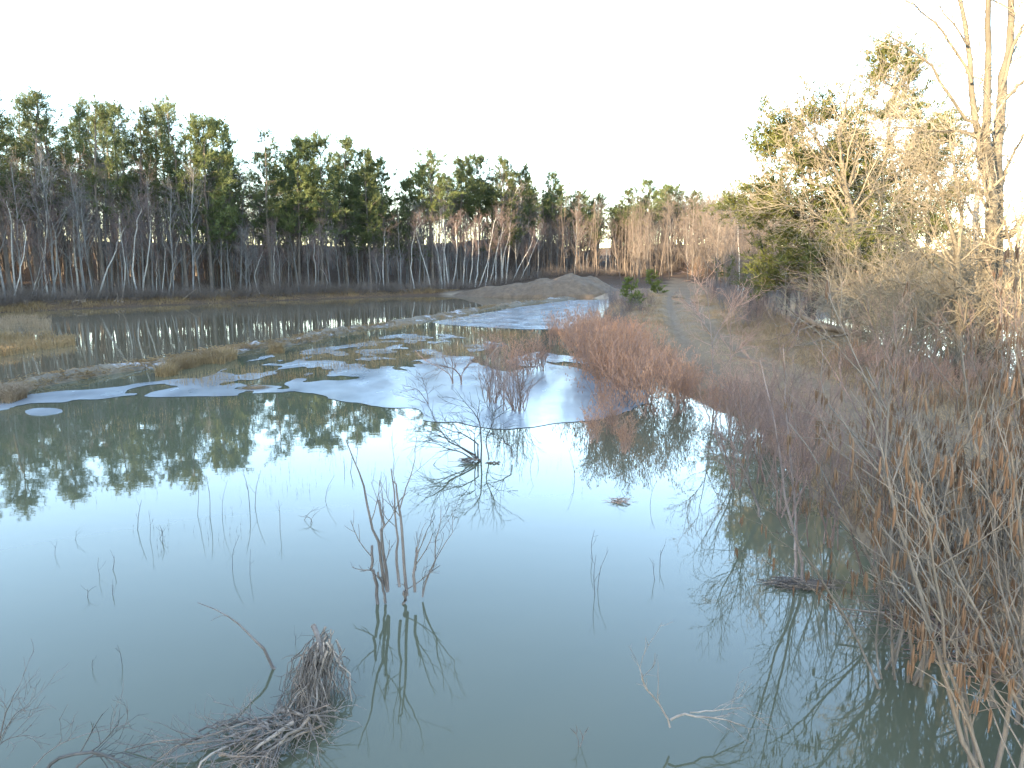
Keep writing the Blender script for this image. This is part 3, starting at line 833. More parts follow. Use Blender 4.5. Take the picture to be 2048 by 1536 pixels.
for k, ((u0, v0), (u1, v1)) in enumerate(BIRCH):
    rng = np.random.default_rng(300 + k)
    y = bank_y(u0) + rnd.uniform(0.2, 1.6) + (max(0, np.interp(u0, [p[0] for p in BANK_V], [p[1] for p in BANK_V]) - v0 - 6) * 0.25)
    if u0 > 1400: y = 62 + 4 * (k % 3)
    p0 = p3(u0, v0, y); zb = ground_z(p0[0], y); p0[2] = max(zb, -0.05) - 0.15
    p1 = p3(u1, v1, y + rnd.uniform(-1.0, 0.5))
    mid = (p0 + p1) / 2 + np.array([rng.normal() * 0.25, 0, 0])
    P = smooth_line([p0, mid, p1, p1 + (p1 - mid) * 0.35 + np.array([rng.normal() * 0.3, 0, 0.3])], 12)
    P[1:-1, 0] += 0.05 * rng.normal(size=10)
    ln = np.linalg.norm(P[-1] - P[0]); r = np.clip(0.011 * ln, 0.045, 0.12) * rnd.uniform(0.75, 1.1)
    r *= 0.55 if u0 > 1400 else 1.0
    R = r * np.linspace(1, 0.2, 12)
    tb = Tubes().add(P - p0, R, 7)
    B, BR = spawn(P - p0, R, 16, 0.35, 0.98, 25, 50, ln * 0.22, rng, 5, 0.1, 0.12, 0.4, 0.010, 0.4)
    S, SR = spawn(B, BR, 6, 0.2, 1, 25, 50, ln * 0.09, rng, 4, 0.06, 0.15, 0.6, 0.008, 0.6)
    T, TR = spawn(S, SR, 3, 0.2, 1, 25, 50, ln * 0.045, rng, 2, 0.06, 0.15, 0.6, 0.007, 0.6)
    crown = Tubes().add(B, BR, 3).add(S, SR, 3).add(T, TR, 3).mesh("birch_crown", M_TWIGPURPLE)
    lean = "leaning" if abs(u1 - u0) > 25 else ("slender" if k % 2 else "straight")
    thing("birch_tree", [("trunk", tb.mesh("birch_trunk", M_BIRCH)), ("crown", crown)], f"{lean} white birch on the far bank, {ORD[k % 30]} birch {'from the west' if k < 30 else 'past the earth heap'}", "tree", tuple(p0), group=GRP_B)

# tall pale leafless trees standing out before the pines
for (u, v0, v1, off, lb) in [(1005, 580, 322, 3, "tall pale leafless tree with upswept limbs before the rounded pines"), (890, 585, 350, 3, "white-limbed leafless tree rising before the pines left of the earth heap"), (495, 595, 470, 1, "pale bushy leafless tree bent over the far bank below the dense pines")]:
    y = bank_y(u) + off; x = at_col(u, y); zb = ground_z(x, y)
    parts, h0 = make_bare(400 + u, p3(u, v1, y)[2] - zb, 0.8 if v1 < 400 else 1.5, 20, 6, 4, M_TWIGGREY, M_BIRCH if v1 < 400 else M_GREYBARK, 0.42 if v1 < 400 else 0.2, 0.0085, 0.0, (18, 40))
    thing("bare_tree", parts, lb, "tree", (x, y, zb))

# driftwood and fallen trunks on the far bank
for k, (pix, r, lb) in enumerate([([(196, 618), (222, 612), (247, 604)], 0.16, "pale fallen trunk sloping into the far pond"), ([(138, 612), (150, 602), (172, 600)], 0.09, "bleached log lying among brush on the far bank"), ([(145, 616), (165, 604), (176, 603)], 0.07, "thin bleached log beside another on the far bank"),
        ([(356, 608), (372, 594), (392, 578)], 0.08, "slanting dead stem propped over the far bank"), ([(32, 622), (48, 621), (64, 622)], 0.10, "pale log floating at the foot of the far bank"), ([(400, 611), (412, 610), (424, 612)], 0.10, "short pale log end at the far waterline"), ([(296, 614), (310, 608), (325, 606)], 0.06, "thin branch trailing into the far pond")]):
    y = bank_y(pix[0][0]) - 0.6
    P = trace(pix, y, 7, y + 1.2); P[:, 2] = np.maximum(P[:, 2], 0.03)
    rng = np.random.default_rng(450 + k); R = r * np.linspace(1, 0.5, 7)
    B, BR = spawn(P, R, 5, 0.3, 1, 30, 60, 1.2, rng, 4, 0.05, 0.2, 0.35, 0.012, 0.4)
    thing("fallen_log", [("trunk", Tubes().add(P, R, 7, True).mesh("log", M_DEADWOOD)), ("twigs", Tubes().add(B, BR, 4).mesh("log_twigs", M_DEADWOOD))], lb, "log")

# ------------------------------------------------------------------ dyke side: trees along the track
BARE_SIDE = [make_bare(230 + i, 9, 1.0, 24, 7, 4, M_TWIGDARKSHADE, M_SHADEBARK, 0.15, 0.0085, 0.02 * (i - 1), (20, 48)) for i in range(4)]  # darkened bark and twigs paint shade onto trees the sun reaches
side = []
for k in range(58):
    y = 30 + 74 * ((k + rnd.random()) / 58) ** 0.9
    rx = np.interp(y, [p[1] for p in ROAD[6:]], [p[0] for p in ROAD[6:]])
    x = rx + rnd.uniform(3.6, 9.5) + (1.5 if y < 40 else 0)
    side.append((x, y))
for k in range(26): side.append((rnd.uniform(17, 44), rnd.uniform(98, 128)))
for (x, y) in side:
    parts, h0 = rnd.choice(BARE_SIDE); hh = rnd.uniform(4.5, 8.5) * (0.75 if y < 44 else (1.0 if y < 62 else 1.35)) ; s = hh / h0
    thing("bare_tree", parts, "thin leafless tree in the grey thicket along the east side of the track", "tree", (x, y, ground_z(x, y)), rnd.uniform(0, 6.28), (s, s, s), "leafless trees beside the track")
for k in range(26):
    y = rnd.uniform(45, 110); x = rnd.uniform(30, 62) * (0.6 + 0.4 * y / 80)
    parts, h0 = rnd.choice(BARES); s = rnd.uniform(7, 11) / h0
    thing("bare_tree", parts, "sunlit leafless tree far across the ditch behind the big trunks", "tree", (x, y, ground_z(x, y)), rnd.uniform(0, 6.28), (s * 1.1, s * 1.1, s), "leafless trees across the ditch")

BIGPINE = make_pine(160, 14.5, 0.22, 9.5, 3.3, 12, 0.32, 0.021, 9, 0.3, 0.30, needle=M_NEEDLEGOLD, rtrunk=0.013)
BIGPINE2 = make_pine(161, 10.5, 0.22, 14, 3.4, 12, 0.32, 0.022, 9, 0.2, 0.42, needle=M_NEEDLEGOLD, rtrunk=0.014)
for (x, y, H, pr, lb) in [(18.6, 37, 14.2, BIGPINE, "tall sunlit pine towering over the thicket east of the track"), (14.3, 34.5, 9.4, BIGPINE2, "broad sunlit pine with drooping boughs on the west flank of the thicket"), (21.8, 39, 11.0, BIGPINE, "sunlit pine behind the tall one, half veiled by bare branches")]:
    thing("pine_tree", pr[0], lb, "tree", (x, y, ground_z(x, y)), x, (H / pr[1] * (1.25 if pr is BIGPINE2 else 1.1), H / pr[1] * (1.25 if pr is BIGPINE2 else 1.1), H / pr[1]))

def traced_tree(name, limbs, y, mat, twmat, label, seed, n2=8, n3=6, n4=4, L2=1.3, L3=0.6, L4=0.3, sides=8, up=0.05, tmin=0.006, a=(25, 55), cat="tree"):
    """limbs: list of (pixel polyline, r0, r1, depth shift); the first is the trunk"""
    rng = np.random.default_rng(seed)
    base = p3(limbs[0][0][0][0], limbs[0][0][0][1], y)
    base[2] = ground_z(base[0], base[1])
    parts = []; allP = []; allR = []
    for i, (pix, r0, r1, dy) in enumerate(limbs):
        P = trace(pix, y, 12, y + dy) - base
        if i == 0: P[0, 2] = -0.3
        P[1:-1] += rng.normal(size=(10, 3)) * min(0.02, r0 * 0.4)
        R = np.linspace(r0, r1, 12)
        if i == 0: R[0] *= 1.35
        parts.append(("trunk" if i == 0 else "limb", Tubes().add(P, R, sides if i == 0 else max(5, sides - 2)).mesh(name + "_limb", mat)))
        allP.append(P); allR.append(R)
    P, R = np.array(allP), np.array(allR)
    S, SR = spawn(P, R, n2, 0.25, 1.0, a[0], a[1], L2, rng, 6, up, 0.13, 0.35, tmin * 1.8, 0.35)
    T, TR = spawn(S, SR, n3, 0.2, 1.0, a[0], a[1], L3, rng, 4, up, 0.16, 0.55, tmin * 1.2, 0.5)
    tw = Tubes().add(S, SR, 4).add(T, TR, 3)
    if n4:
        Q, QR = spawn(T, TR, n4, 0.2, 1.0, a[0], a[1], L4, rng, 3, up, 0.18, 0.7, tmin, 0.6)
        tw.add(Q, QR, 3)
    parts.append(("twigs", tw.mesh(name + "_twigs", twmat)))
    return thing(name, parts, label, cat, tuple(base))

traced_tree("bare_tree", [([(1989, 766), (1989, 690), (1989, 614), (1991, 507), (1994, 374), (1997, 267)], 0.27, 0.13, 0.0), ([(1997, 267), (2005, 160), (2021, 80), (2023, 0), (2026, -80)], 0.13, 0.06, 0.3), ([(1992, 480), (2020, 470), (2045, 440), (2080, 390)], 0.10, 0.05, -0.6),
                          ([(2002, 205), (2025, 185), (2060, 150), (2090, 120)], 0.055, 0.02, 0.3), ([(2003, 180), (2030, 80), (2055, 40), (2080, 0)], 0.05, 0.02, -0.3), ([(1993, 400), (2015, 330), (2045, 280), (2080, 230)], 0.05, 0.02, 0.4)],
            20.2, M_PALEBARK, M_PALETWIG, "thick sunlit leafless tree with a dark-edged trunk beside the ditch", 500, 9, 6, 3, 1.5, 0.6, 0.3)
traced_tree("bare_tree", [([(1967, 766), (1970, 700), (1975, 588), (1983, 481), (1981, 400), (1983, 370)], 0.20, 0.13, 0.0), ([(1983, 372), (1965, 325), (1959, 299), (1954, 256), (1943, 160), (1935, 80), (1927, 21), (1915, -30)], 0.11, 0.04, 0.3), ([(1982, 380), (1975, 300), (1973, 256), (1975, 160), (1973, 80), (1975, 0), (1978, -80)], 0.12, 0.05, -0.2),
                          ([(1952, 262), (1935, 240), (1906, 203), (1870, 145), (1842, 117), (1800, 85), (1767, 64)], 0.05, 0.015, -0.8), ([(1955, 275), (1925, 262), (1900, 260), (1860, 262), (1820, 256), (1790, 254)], 0.05, 0.015, 0.6), ([(1943, 165), (1930, 135), (1911, 107), (1890, 72), (1874, 53), (1840, 20), (1810, 0)], 0.045, 0.014, -0.4), ([(1936, 90), (1915, 60), (1890, 30), (1870, 0)], 0.03, 0.012, 0.4), ([(1976, 330), (1940, 300), (1915, 290), (1885, 275)], 0.03, 0.012, 0.5)],
            19.6, M_PALEBARK, M_PALETWIG, "tall sunlit leafless tree forking high into long sweeping limbs", 501, 8, 6, 3, 1.3, 0.6, 0.3)
traced_tree("bare_tree", [([(1919, 790), (1918, 700), (1917, 614), (1914, 510)], 0.105, 0.075, 0.0), ([(1914, 512), (1905, 470), (1895, 438), (1885, 395), (1870, 350), (1850, 300)], 0.06, 0.02, 0.3), ([(1914, 512), (1921, 470), (1922, 420), (1918, 374), (1905, 320), (1900, 270)], 0.055, 0.02, -0.3), ([(1915, 560), (1880, 540), (1842, 500), (1800, 470), (1760, 450)], 0.045, 0.015, -0.5), ([(1917, 600), (1870, 590), (1830, 570), (1770, 560)], 0.04, 0.014, 0.4), ([(1916, 540), (1950, 520), (1985, 510)], 0.035, 0.014, 0.3), ([(1915, 530), (1870, 470), (1850, 430), (1800, 390)], 0.035, 0.012, 0.6), ([(1917, 640), (1880, 650), (1830, 640), (1790, 660)], 0.03, 0.012, -0.4)],
            18.3, M_PALEBARK, M_PALETWIG, "slim sunlit tree with many low branches, next to the two tall trunks", 502, 12, 7, 4, 1.5, 0.65, 0.32, up=0.0, a=(30, 70))
traced_tree("bare_tree", [([(1718, 650), (1716, 539), (1708, 434), (1692, 381), (1683, 320)], 0.17, 0.10, 0.0), ([(1683, 322), (1680, 270), (1688, 220), (1700, 170)], 0.09, 0.03, 0.4), ([(1690, 380), (1665, 330), (1640, 290), (1610, 250), (1590, 215)], 0.07, 0.02, -0.5), ([(1705, 430), (1670, 390), (1620, 365), (1580, 330)], 0.06, 0.02, 0.5), ([(1692, 385), (1715, 320), (1730, 260), (1735, 190)], 0.07, 0.02, 0.3), ([(1707, 425), (1745, 380), (1770, 310), (1780, 240)], 0.06, 0.02, -0.5), ([(1712, 480), (1650, 440), (1600, 410), (1560, 400)], 0.05, 0.015, 0.3), ([(1712, 470), (1770, 430), (1800, 380), (1810, 330)], 0.05, 0.015, 0.4)],
            31.0, M_PALEBARK, M_PALETWIG, "white-barked leafless tree spreading in front of the tall sunlit pine", 503, 12, 7, 4, 2.2, 0.9, 0.45, tmin=0.010)
traced_tree("bare_tree", [([(1935, 760), (1942, 640), (1950, 500), (1955, 380)], 0.13, 0.07, 0.4), ([(1955, 380), (1958, 300), (1950, 220)], 0.06, 0.02, 0.2), ([(1952, 440), (1930, 400), (1900, 360)], 0.05, 0.015, 0.2)], 22.5, M_GREYBARK, M_PALETWIG, "darker leafless trunk half hidden between the slim tree and the tall trunks", 504, 12, 6, 4, 1.6, 0.7, 0.35)
traced_tree("bare_tree", [([(2040, 760), (2037, 650), (2030, 540), (2010, 440)], 0.06, 0.025, 0.4), ([(2034, 600), (2060, 540), (2080, 480)], 0.03, 0.012, 0.2)], 18.0, M_PALEBARK, M_PALETWIG, "thin pale sapling at the east edge beside the thick trunk", 505, 10, 6, 3, 1.2, 0.5, 0.25)

THICK = [make_shrub(520 + i, 4.6, 14, (8, 48), 9, 6, M_PALETWIG, None, L2=0.32, L3=0.13, r0=0.030, tw=0.007, up2=0.0, base_r=0.35, wig=0.14, pts=8) for i in range(4)]
TH = [(11.6, 21.6), (12.6, 21.8), (13.8, 23.5), (13.6, 25.4), (14.6, 27.0), (14.0, 30.5), (15.6, 31.5), (17.0, 33.0), (12.3, 19.6), (15.3, 21.6), (16.8, 25), (14.6, 18.6), (17.8, 29), (19.5, 33)]
for k, (x, y) in enumerate(sorted(TH, key=lambda q: math.hypot(*q))):
    s = rnd.uniform(0.75, 1.1) * (0.72 if x < 13.6 and y > 24 else 1.0)
    thing("thicket_shrub", THICK[k % 4], f"tangled leafless bush in the pale thicket by the ditch, {ORD[k]} nearest the viewer", "shrub", (x, y, ground_z(x, y)), rnd.uniform(0, 6.28), s, "pale thicket bushes by the ditch")

# fallen tree
def fallen():
    y = 27.5
    L = [([(1745, 678), (1736, 674), (1685, 661), (1644, 653), (1599, 631)], 0.19, 0.08, 0.0), ([(1600, 632), (1599, 610), (1597, 583)], 0.05, 0.03, 0.0), ([(1687, 660), (1681, 625), (1675, 600), (1677, 583), (1691, 559)], 0.07, 0.03, 0.3), ([(1707, 660), (1712, 633), (1723, 604), (1725, 579), (1714, 542)], 0.075, 0.03, -0.2), ([(1683, 640), (1708, 633), (1738, 633), (1747, 647), (1741, 662)], 0.05, 0.02, -0.5), ([(1738, 633), (1743, 621), (1761, 616)], 0.035, 0.015, -0.3), ([(1700, 668), (1681, 672), (1648, 678), (1620, 688), (1589, 692)], 0.06, 0.03, -0.8), ([(1650, 655), (1651, 672), (1652, 688), (1648, 702)], 0.045, 0.02, -0.6), ([(1640, 650), (1615, 655), (1598, 663), (1596, 680)], 0.03, 0.015, -0.6), ([(1600, 632), (1590, 650), (1580, 668)], 0.03, 0.015, -0.5), ([(1677, 585), (1668, 592), (1660, 610)], 0.025, 0.012, -0.2), ([(1602, 634), (1585, 625), (1560, 600), (1545, 592)], 0.035, 0.012, -0.2), ([(1690, 664), (1700, 672), (1712, 694)], 0.04, 0.02, -0.7)]
    e = traced_tree("fallen_tree", L, y, M_FALLEN, M_BROWNTWIG, "broken fallen tree with crooked bleached limbs beside the track", 530, 4, 4, 0, 0.8, 0.35, 0.2, up=-0.02)
    return e
fallen()

# two young pines on the dyke, left of the track
YOUNG = make_pine(170, 2.4, 0.08, 16, 0.95, 10, 0.16, 0.014, 6, 0.05, 0.25, needle=M_NEEDLEYOUNG, rtrunk=0.014)
for (u, v, top, y, lb) in [(1277, 605, 563, 52, "young bright green pine, the nearer of two on the bank left of the track"), (1316, 578, 545, 78, "young bright green pine, the farther and broader of two left of the track")]:
    x = at_col(u, y); zb = ground_z(x, y); H = p3(u, top, y)[2] - zb
    s = H / 2.4
    thing("young_pine", YOUNG[0], lb, "tree", (x, y, zb), x, (s * 1.1, s * 1.1, s))

# ------------------------------------------------------------------ shrubs
RED = [make_shrub(540 + i, 2.35, 20, (4, 36), 7, 5, M_REDTWIG, M_CATKINRED, 0.8, 0.085, 0.0115, L2=0.30, L3=0.12, r0=0.013, tw=0.0045) for i in range(4)]
redpos = [(3.6, 17.6), (4.3, 18.0), (3.0, 18.9), (3.7, 19.6), (4.6, 19.4), (3.1, 21.1), (4.0, 21.6), (4.9, 21.9), (2.95, 23.4), (3.8, 24.0), (4.7, 24.6), (3.0, 26.2), (4.0, 26.9), (4.9, 27.6), (3.2, 28.8), (4.2, 29.6), (5.1, 30.6), (3.5, 31.6), (4.5, 32.8), (3.9, 34.6), (5.0, 20.3), (5.3, 24.9), (4.9, 17.3), (2.6, 20.2), (3.4, 22.6), (3.6, 25.4), (2.7, 25.2), (2.75, 28.0), (3.1, 30.6), (3.5, 34.2), (4.4, 35.8)]
for k, (x, y) in enumerate(sorted(redpos, key=lambda q: math.hypot(*q))):
    uu = 1024 + F * x / (y * 0.987 + 0.3)
    vt = 640 + max(0, uu - 1210) * 0.56
    s = min(1.12, (p3(uu, vt, y)[2] + 0.15) / 2.35) * rnd.uniform(0.8, 1.1)
    thing("catkin_shrub", RED[k % 4], f"rusty red catkin shrub in the clump beside the dyke, {ORD[k]} nearest the viewer", "shrub", (x, y, max(0, ground_z(x, y))), rnd.uniform(0, 6.28), s, "red catkin shrubs along the dyke")
for k, (x, y) in enumerate([(5.3, 16.6), (5.7, 15.2), (5.2, 14.0), (5.0, 12.2), (5.5, 11.0), (6.2, 14.3), (5.8, 17.8)][::-1]):
    thing("red_brush", RED[k % 4][:2], f"low reddish brush on the bank below the track, {ORD[k]} from the near end", "shrub", (x, y, max(0, ground_z(x, y))), rnd.uniform(0, 6.28), rnd.uniform(0.36, 0.52), "low reddish brush on the near bank")
PURP = [make_shrub(550 + i, 2.2, 14, (5, 38), 6, 4, [M_TWIGPURPLE, M_BROWNTWIG, M_TWIGGREY][i], None, L2=0.30, L3=0.12, r0=0.014, tw=0.005) for i in range(3)]
for k in range(30):
    y = 34 + 42 * (k + rnd.random()) / 30
    sx = np.interp(y, [28, 36, 44, 53, 62, 70, 79], [4.8, 5.1, 5.6, 6.6, 8.2, 9.6, 11.0])
    rx = np.interp(y, [p[1] for p in ROAD[6:]], [p[0] for p in ROAD[6:]])
    x = sx - 0.4 + (rx - 2.0 - sx) * rnd.random()
    uu = 1024 + F * x / y; gs = rnd.uniform(0.4, 0.6) if 1240 < uu < 1350 and y < 70 else rnd.uniform(0.55, 0.95)
    thing("grey_shrub", PURP[k % 3], f"purplish grey shrub between far ice and track, {ORD[k]} from the near end", "shrub", (x, y, max(0, ground_z(x, y))), rnd.uniform(0, 6.28), gs, "grey shrubs along the far dyke")
for k in range(34):
    y = 33 + 52 * (k + rnd.random()) / 34
    rx = np.interp(y, [p[1] for p in ROAD[6:]], [p[0] for p in ROAD[6:]])
    x = rx + rnd.uniform(2.3, 5.0)
    thing("grey_shrub", PURP[k % 3], f"low leafless shrub on the east verge of the track, {ORD[k]} from the near end", "shrub", (x, y, ground_z(x, y)), rnd.uniform(0, 6.28), rnd.uniform(0.5, 0.85), "grey shrubs on the track's east verge")

MID = [make_shrub(560 + i, 1.6, 16, (3, 26), 6, 4, [M_BROWNTWIG, M_REDTWIG][i % 2], [None, M_CATKINRED][i % 2], 0.6, 0.06, 0.009, L2=0.28, L3=0.12, r0=0.014, tw=0.004, base_r=0.14) for i in range(2)]
for (u, v, s, kd, lb) in [(1030, 822, 1.0, 0, "tan many-stemmed shrub rising from the ice edge, rightmost of the pair"), (988, 806, 0.9, 0, "tan many-stemmed shrub rising from the ice edge, leftmost of the pair"), (1056, 748, 0.85, 1, "reddish shrub in the ice behind the tan pair"), (1028, 752, 0.8, 1, "reddish shrub left of another in the ice behind the tan pair"), (1082, 742, 0.8, 1, "reddish shrub nearest the catkin clump, standing in ice"),
                          (1105, 690, 0.9, 1, "small reddish shrub at the dark melt water before the smooth ice"), (985, 722, 0.75, 1, "small reddish shrub standing where broken ice meets dark water"), (1185, 885, 0.55, 1, "low red tuft of twigs in open water, nearest the camera"), (1222, 868, 0.6, 1, "low red tuft of twigs in open water before the catkin clump"), (1205, 820, 0.45, 1, "low red tuft of twigs at the ice edge"), (1250, 905, 0.5, 1, "sparse red tuft of twigs in open water below the catkin clump")]:
    p = gp(u, v)
    thing("ice_shrub" if v < 830 else "twig_tuft", MID[kd], lb, "shrub", (p[0], p[1], 0.0), rnd.uniform(0, 6.28), s)

# dark twiggy bushes frozen in the ice
def traced_twigs(name, limbs, y, mat, label, seed, n2=5, n3=4, L2=0.4, L3=0.18, tmin=0.0035, cat="branch", up=0.03, sub="branch", r=None, zmin=-0.1):
    rng = np.random.default_rng(seed)
    base = p3(limbs[0][0][0][0], limbs[0][0][0][1], y); base[2] = 0.0
    parts = []; Ps = []; Rs = []
    for pix, r0, r1, dy in limbs:
        P = trace(pix, y, 9, y + dy) - base
        P[:, 2] = np.maximum(P[:, 2], zmin); P[1:-1] += rng.normal(size=(7, 3)) * r0 * 0.5
        R = np.linspace(r0, r1, 9)
        parts.append((sub, Tubes().add(P, R, 6, True).mesh(name + "_stem", mat))); Ps.append(P); Rs.append(R)
    S, SR = spawn(np.array(Ps), np.array(Rs), n2, 0.35, 1, 20, 50, L2, rng, 5, up, 0.14, 0.5, tmin * 1.2, 0.5)
    tw = Tubes().add(S, SR, 3)
    if n3:
        T, TR = spawn(S, SR, n3, 0.2, 1, 20, 50, L3, rng, 3, up, 0.16, 0.7, tmin, 0.6); tw.add(T, TR, 3)
    if n2: parts.append(("twigs", tw.mesh(name + "_twigs", mat)))
    return thing(name, parts, label, cat, tuple(base))

traced_twigs("twiggy_bush", [([(923, 770), (921, 752), (908, 738), (895, 735), (870, 728)], 0.025, 0.01, 0.2), ([(922, 770), (924, 750), (930, 735), (945, 725)], 0.022, 0.01, -0.1), ([(905, 768), (903, 755), (890, 742), (850, 720), (830, 700)], 0.022, 0.008, 0.1), ([(906, 767), (905, 745), (912, 730)], 0.02, 0.01, 0.2)], 22.3, M_BROWNTWIG, "crooked dark bush frozen into the ice sheet", 570, 7, 5, 0.7, 0.3)
traced_twigs("twiggy_bush", [([(857, 808), (855, 790), (850, 770)], 0.012, 0.005, 0.0), ([(856, 808), (848, 795), (838, 782), (826, 775)], 0.012, 0.005, 0.1), ([(850, 806), (838, 800), (825, 795)], 0.01, 0.004, 0.1)], 19.1, M_TWIGPURPLE, "small faint bush at the ice edge left of the tan shrubs", 571, 6, 4, 0.5, 0.22)
traced_twigs("leaning_stem", [([(968, 738), (980, 715), (993, 697), (1003, 684)], 0.03, 0.015, 0.0)], 25.9, M_DEADWOOD, "single pale stick leaning out of the ice", 572, 0, 0)
traced_twigs("drooping_branch", [([(960, 922), (940, 905), (920, 893), (900, 885), (876, 860), (848, 846)], 0.022, 0.006, 0.0), ([(956, 920), (955, 890), (935, 872), (905, 862), (880, 852)], 0.018, 0.006, 0.15), ([(962, 922), (962, 880), (960, 850), (955, 838), (945, 820), (925, 800)], 0.018, 0.006, 0.2), ([(950, 920), (950, 895), (948, 865), (920, 858)], 0.015, 0.005, -0.1), ([(978, 920), (972, 880), (985, 850), (990, 820)], 0.014, 0.005, 0.1), ([(945, 918), (925, 906), (905, 900), (880, 890), (855, 885)], 0.015, 0.005, -0.2), ([(958, 922), (930, 900), (900, 878), (870, 872)], 0.014, 0.005, 0.1), ([(1024, 915), (1022, 895), (1010, 885), (1003, 875)], 0.014, 0.005, 0.1)],
             13.4, M_DARKTWIG, "dark drooping branches arching low over open water before the ice edge", 573, 8, 5, 0.55, 0.25, up=-0.03)
traced_twigs("floating_stick", [([(970, 928), (985, 925), (999, 924)], 0.02, 0.018, 0.0)], 13.25, M_DARKTWIG, "short black stick floating beside the drooping branches", 574, 0, 0)

# cut stems standing in open water
traced_twigs("dead_sapling", [([(756, 1212), (750, 1160), (746, 1130), (744, 1091)], 0.020, 0.014, 0.0), ([(775, 1184), (766, 1150), (752, 1083), (746, 1058), (734, 1008), (727, 971), (718, 944), (705, 912), (692, 880)], 0.019, 0.005, 0.1), ([(776, 1182), (769, 1107), (765, 1070), (766, 1050), (757, 1000)], 0.019, 0.012, 0.05), ([(771, 1206), (765, 1175), (756, 1144)], 0.016, 0.011, -0.05),
                             ([(799, 1174), (795, 1140), (791, 1110), (796, 1078), (793, 1048), (790, 998), (782, 937)], 0.018, 0.007, 0.1), ([(814, 1191), (811, 1105), (804, 1045), (798, 1018), (791, 974), (786, 962)], 0.019, 0.008, 0.05), ([(799, 1020), (808, 990), (814, 974), (825, 942), (830, 910), (834, 875)], 0.009, 0.003, 0.15), ([(808, 1215), (809, 1198), (809, 1181)], 0.018, 0.016, 0.0), ([(830, 1184), (829, 1144), (834, 1120), (838, 1100)], 0.018, 0.012, 0.0), ([(830, 1142), (832, 1120), (833, 1094)], 0.012, 0.010, 0.05), ([(775, 1184), (768, 1150), (761, 1115), (761, 1058)], 0.016, 0.010, 0.0)],
             7.5, M_STICK, "cluster of bare broken stems standing in open water", 580, 2, 3, 0.45, 0.16, 0.0025, "sapling", 0.08, "stem", zmin=-0.3)
traced_twigs("dead_sapling", [([(845, 1194), (852, 1160), (869, 1127), (870, 1100), (872, 1073), (880, 1048), (882, 1010)], 0.011, 0.003, 0.0), ([(870, 1122), (885, 1095), (900, 1070), (906, 1058), (904, 1020)], 0.006, 0.002, 0.1), ([(845, 1194), (848, 1165), (860, 1140)], 0.006, 0.003, 0.0)], 7.6, M_STICK, "thin twiggy sapling just right of the broken stems", 581, 4, 3, 0.3, 0.12, 0.002, "sapling", 0.06, "stem", zmin=-0.3)
traced_twigs("bent_branch", [([(552, 1342), (548, 1335), (530, 1302), (520, 1290), (505, 1275), (490, 1262), (470, 1243), (455, 1230), (430, 1215), (395, 1205)], 0.016, 0.003, 0.0)], 6.2, M_STICK, "single bent branch arching out of calm water", 582, 1, 1, 0.15, 0.08, 0.0025, zmin=-0.2)

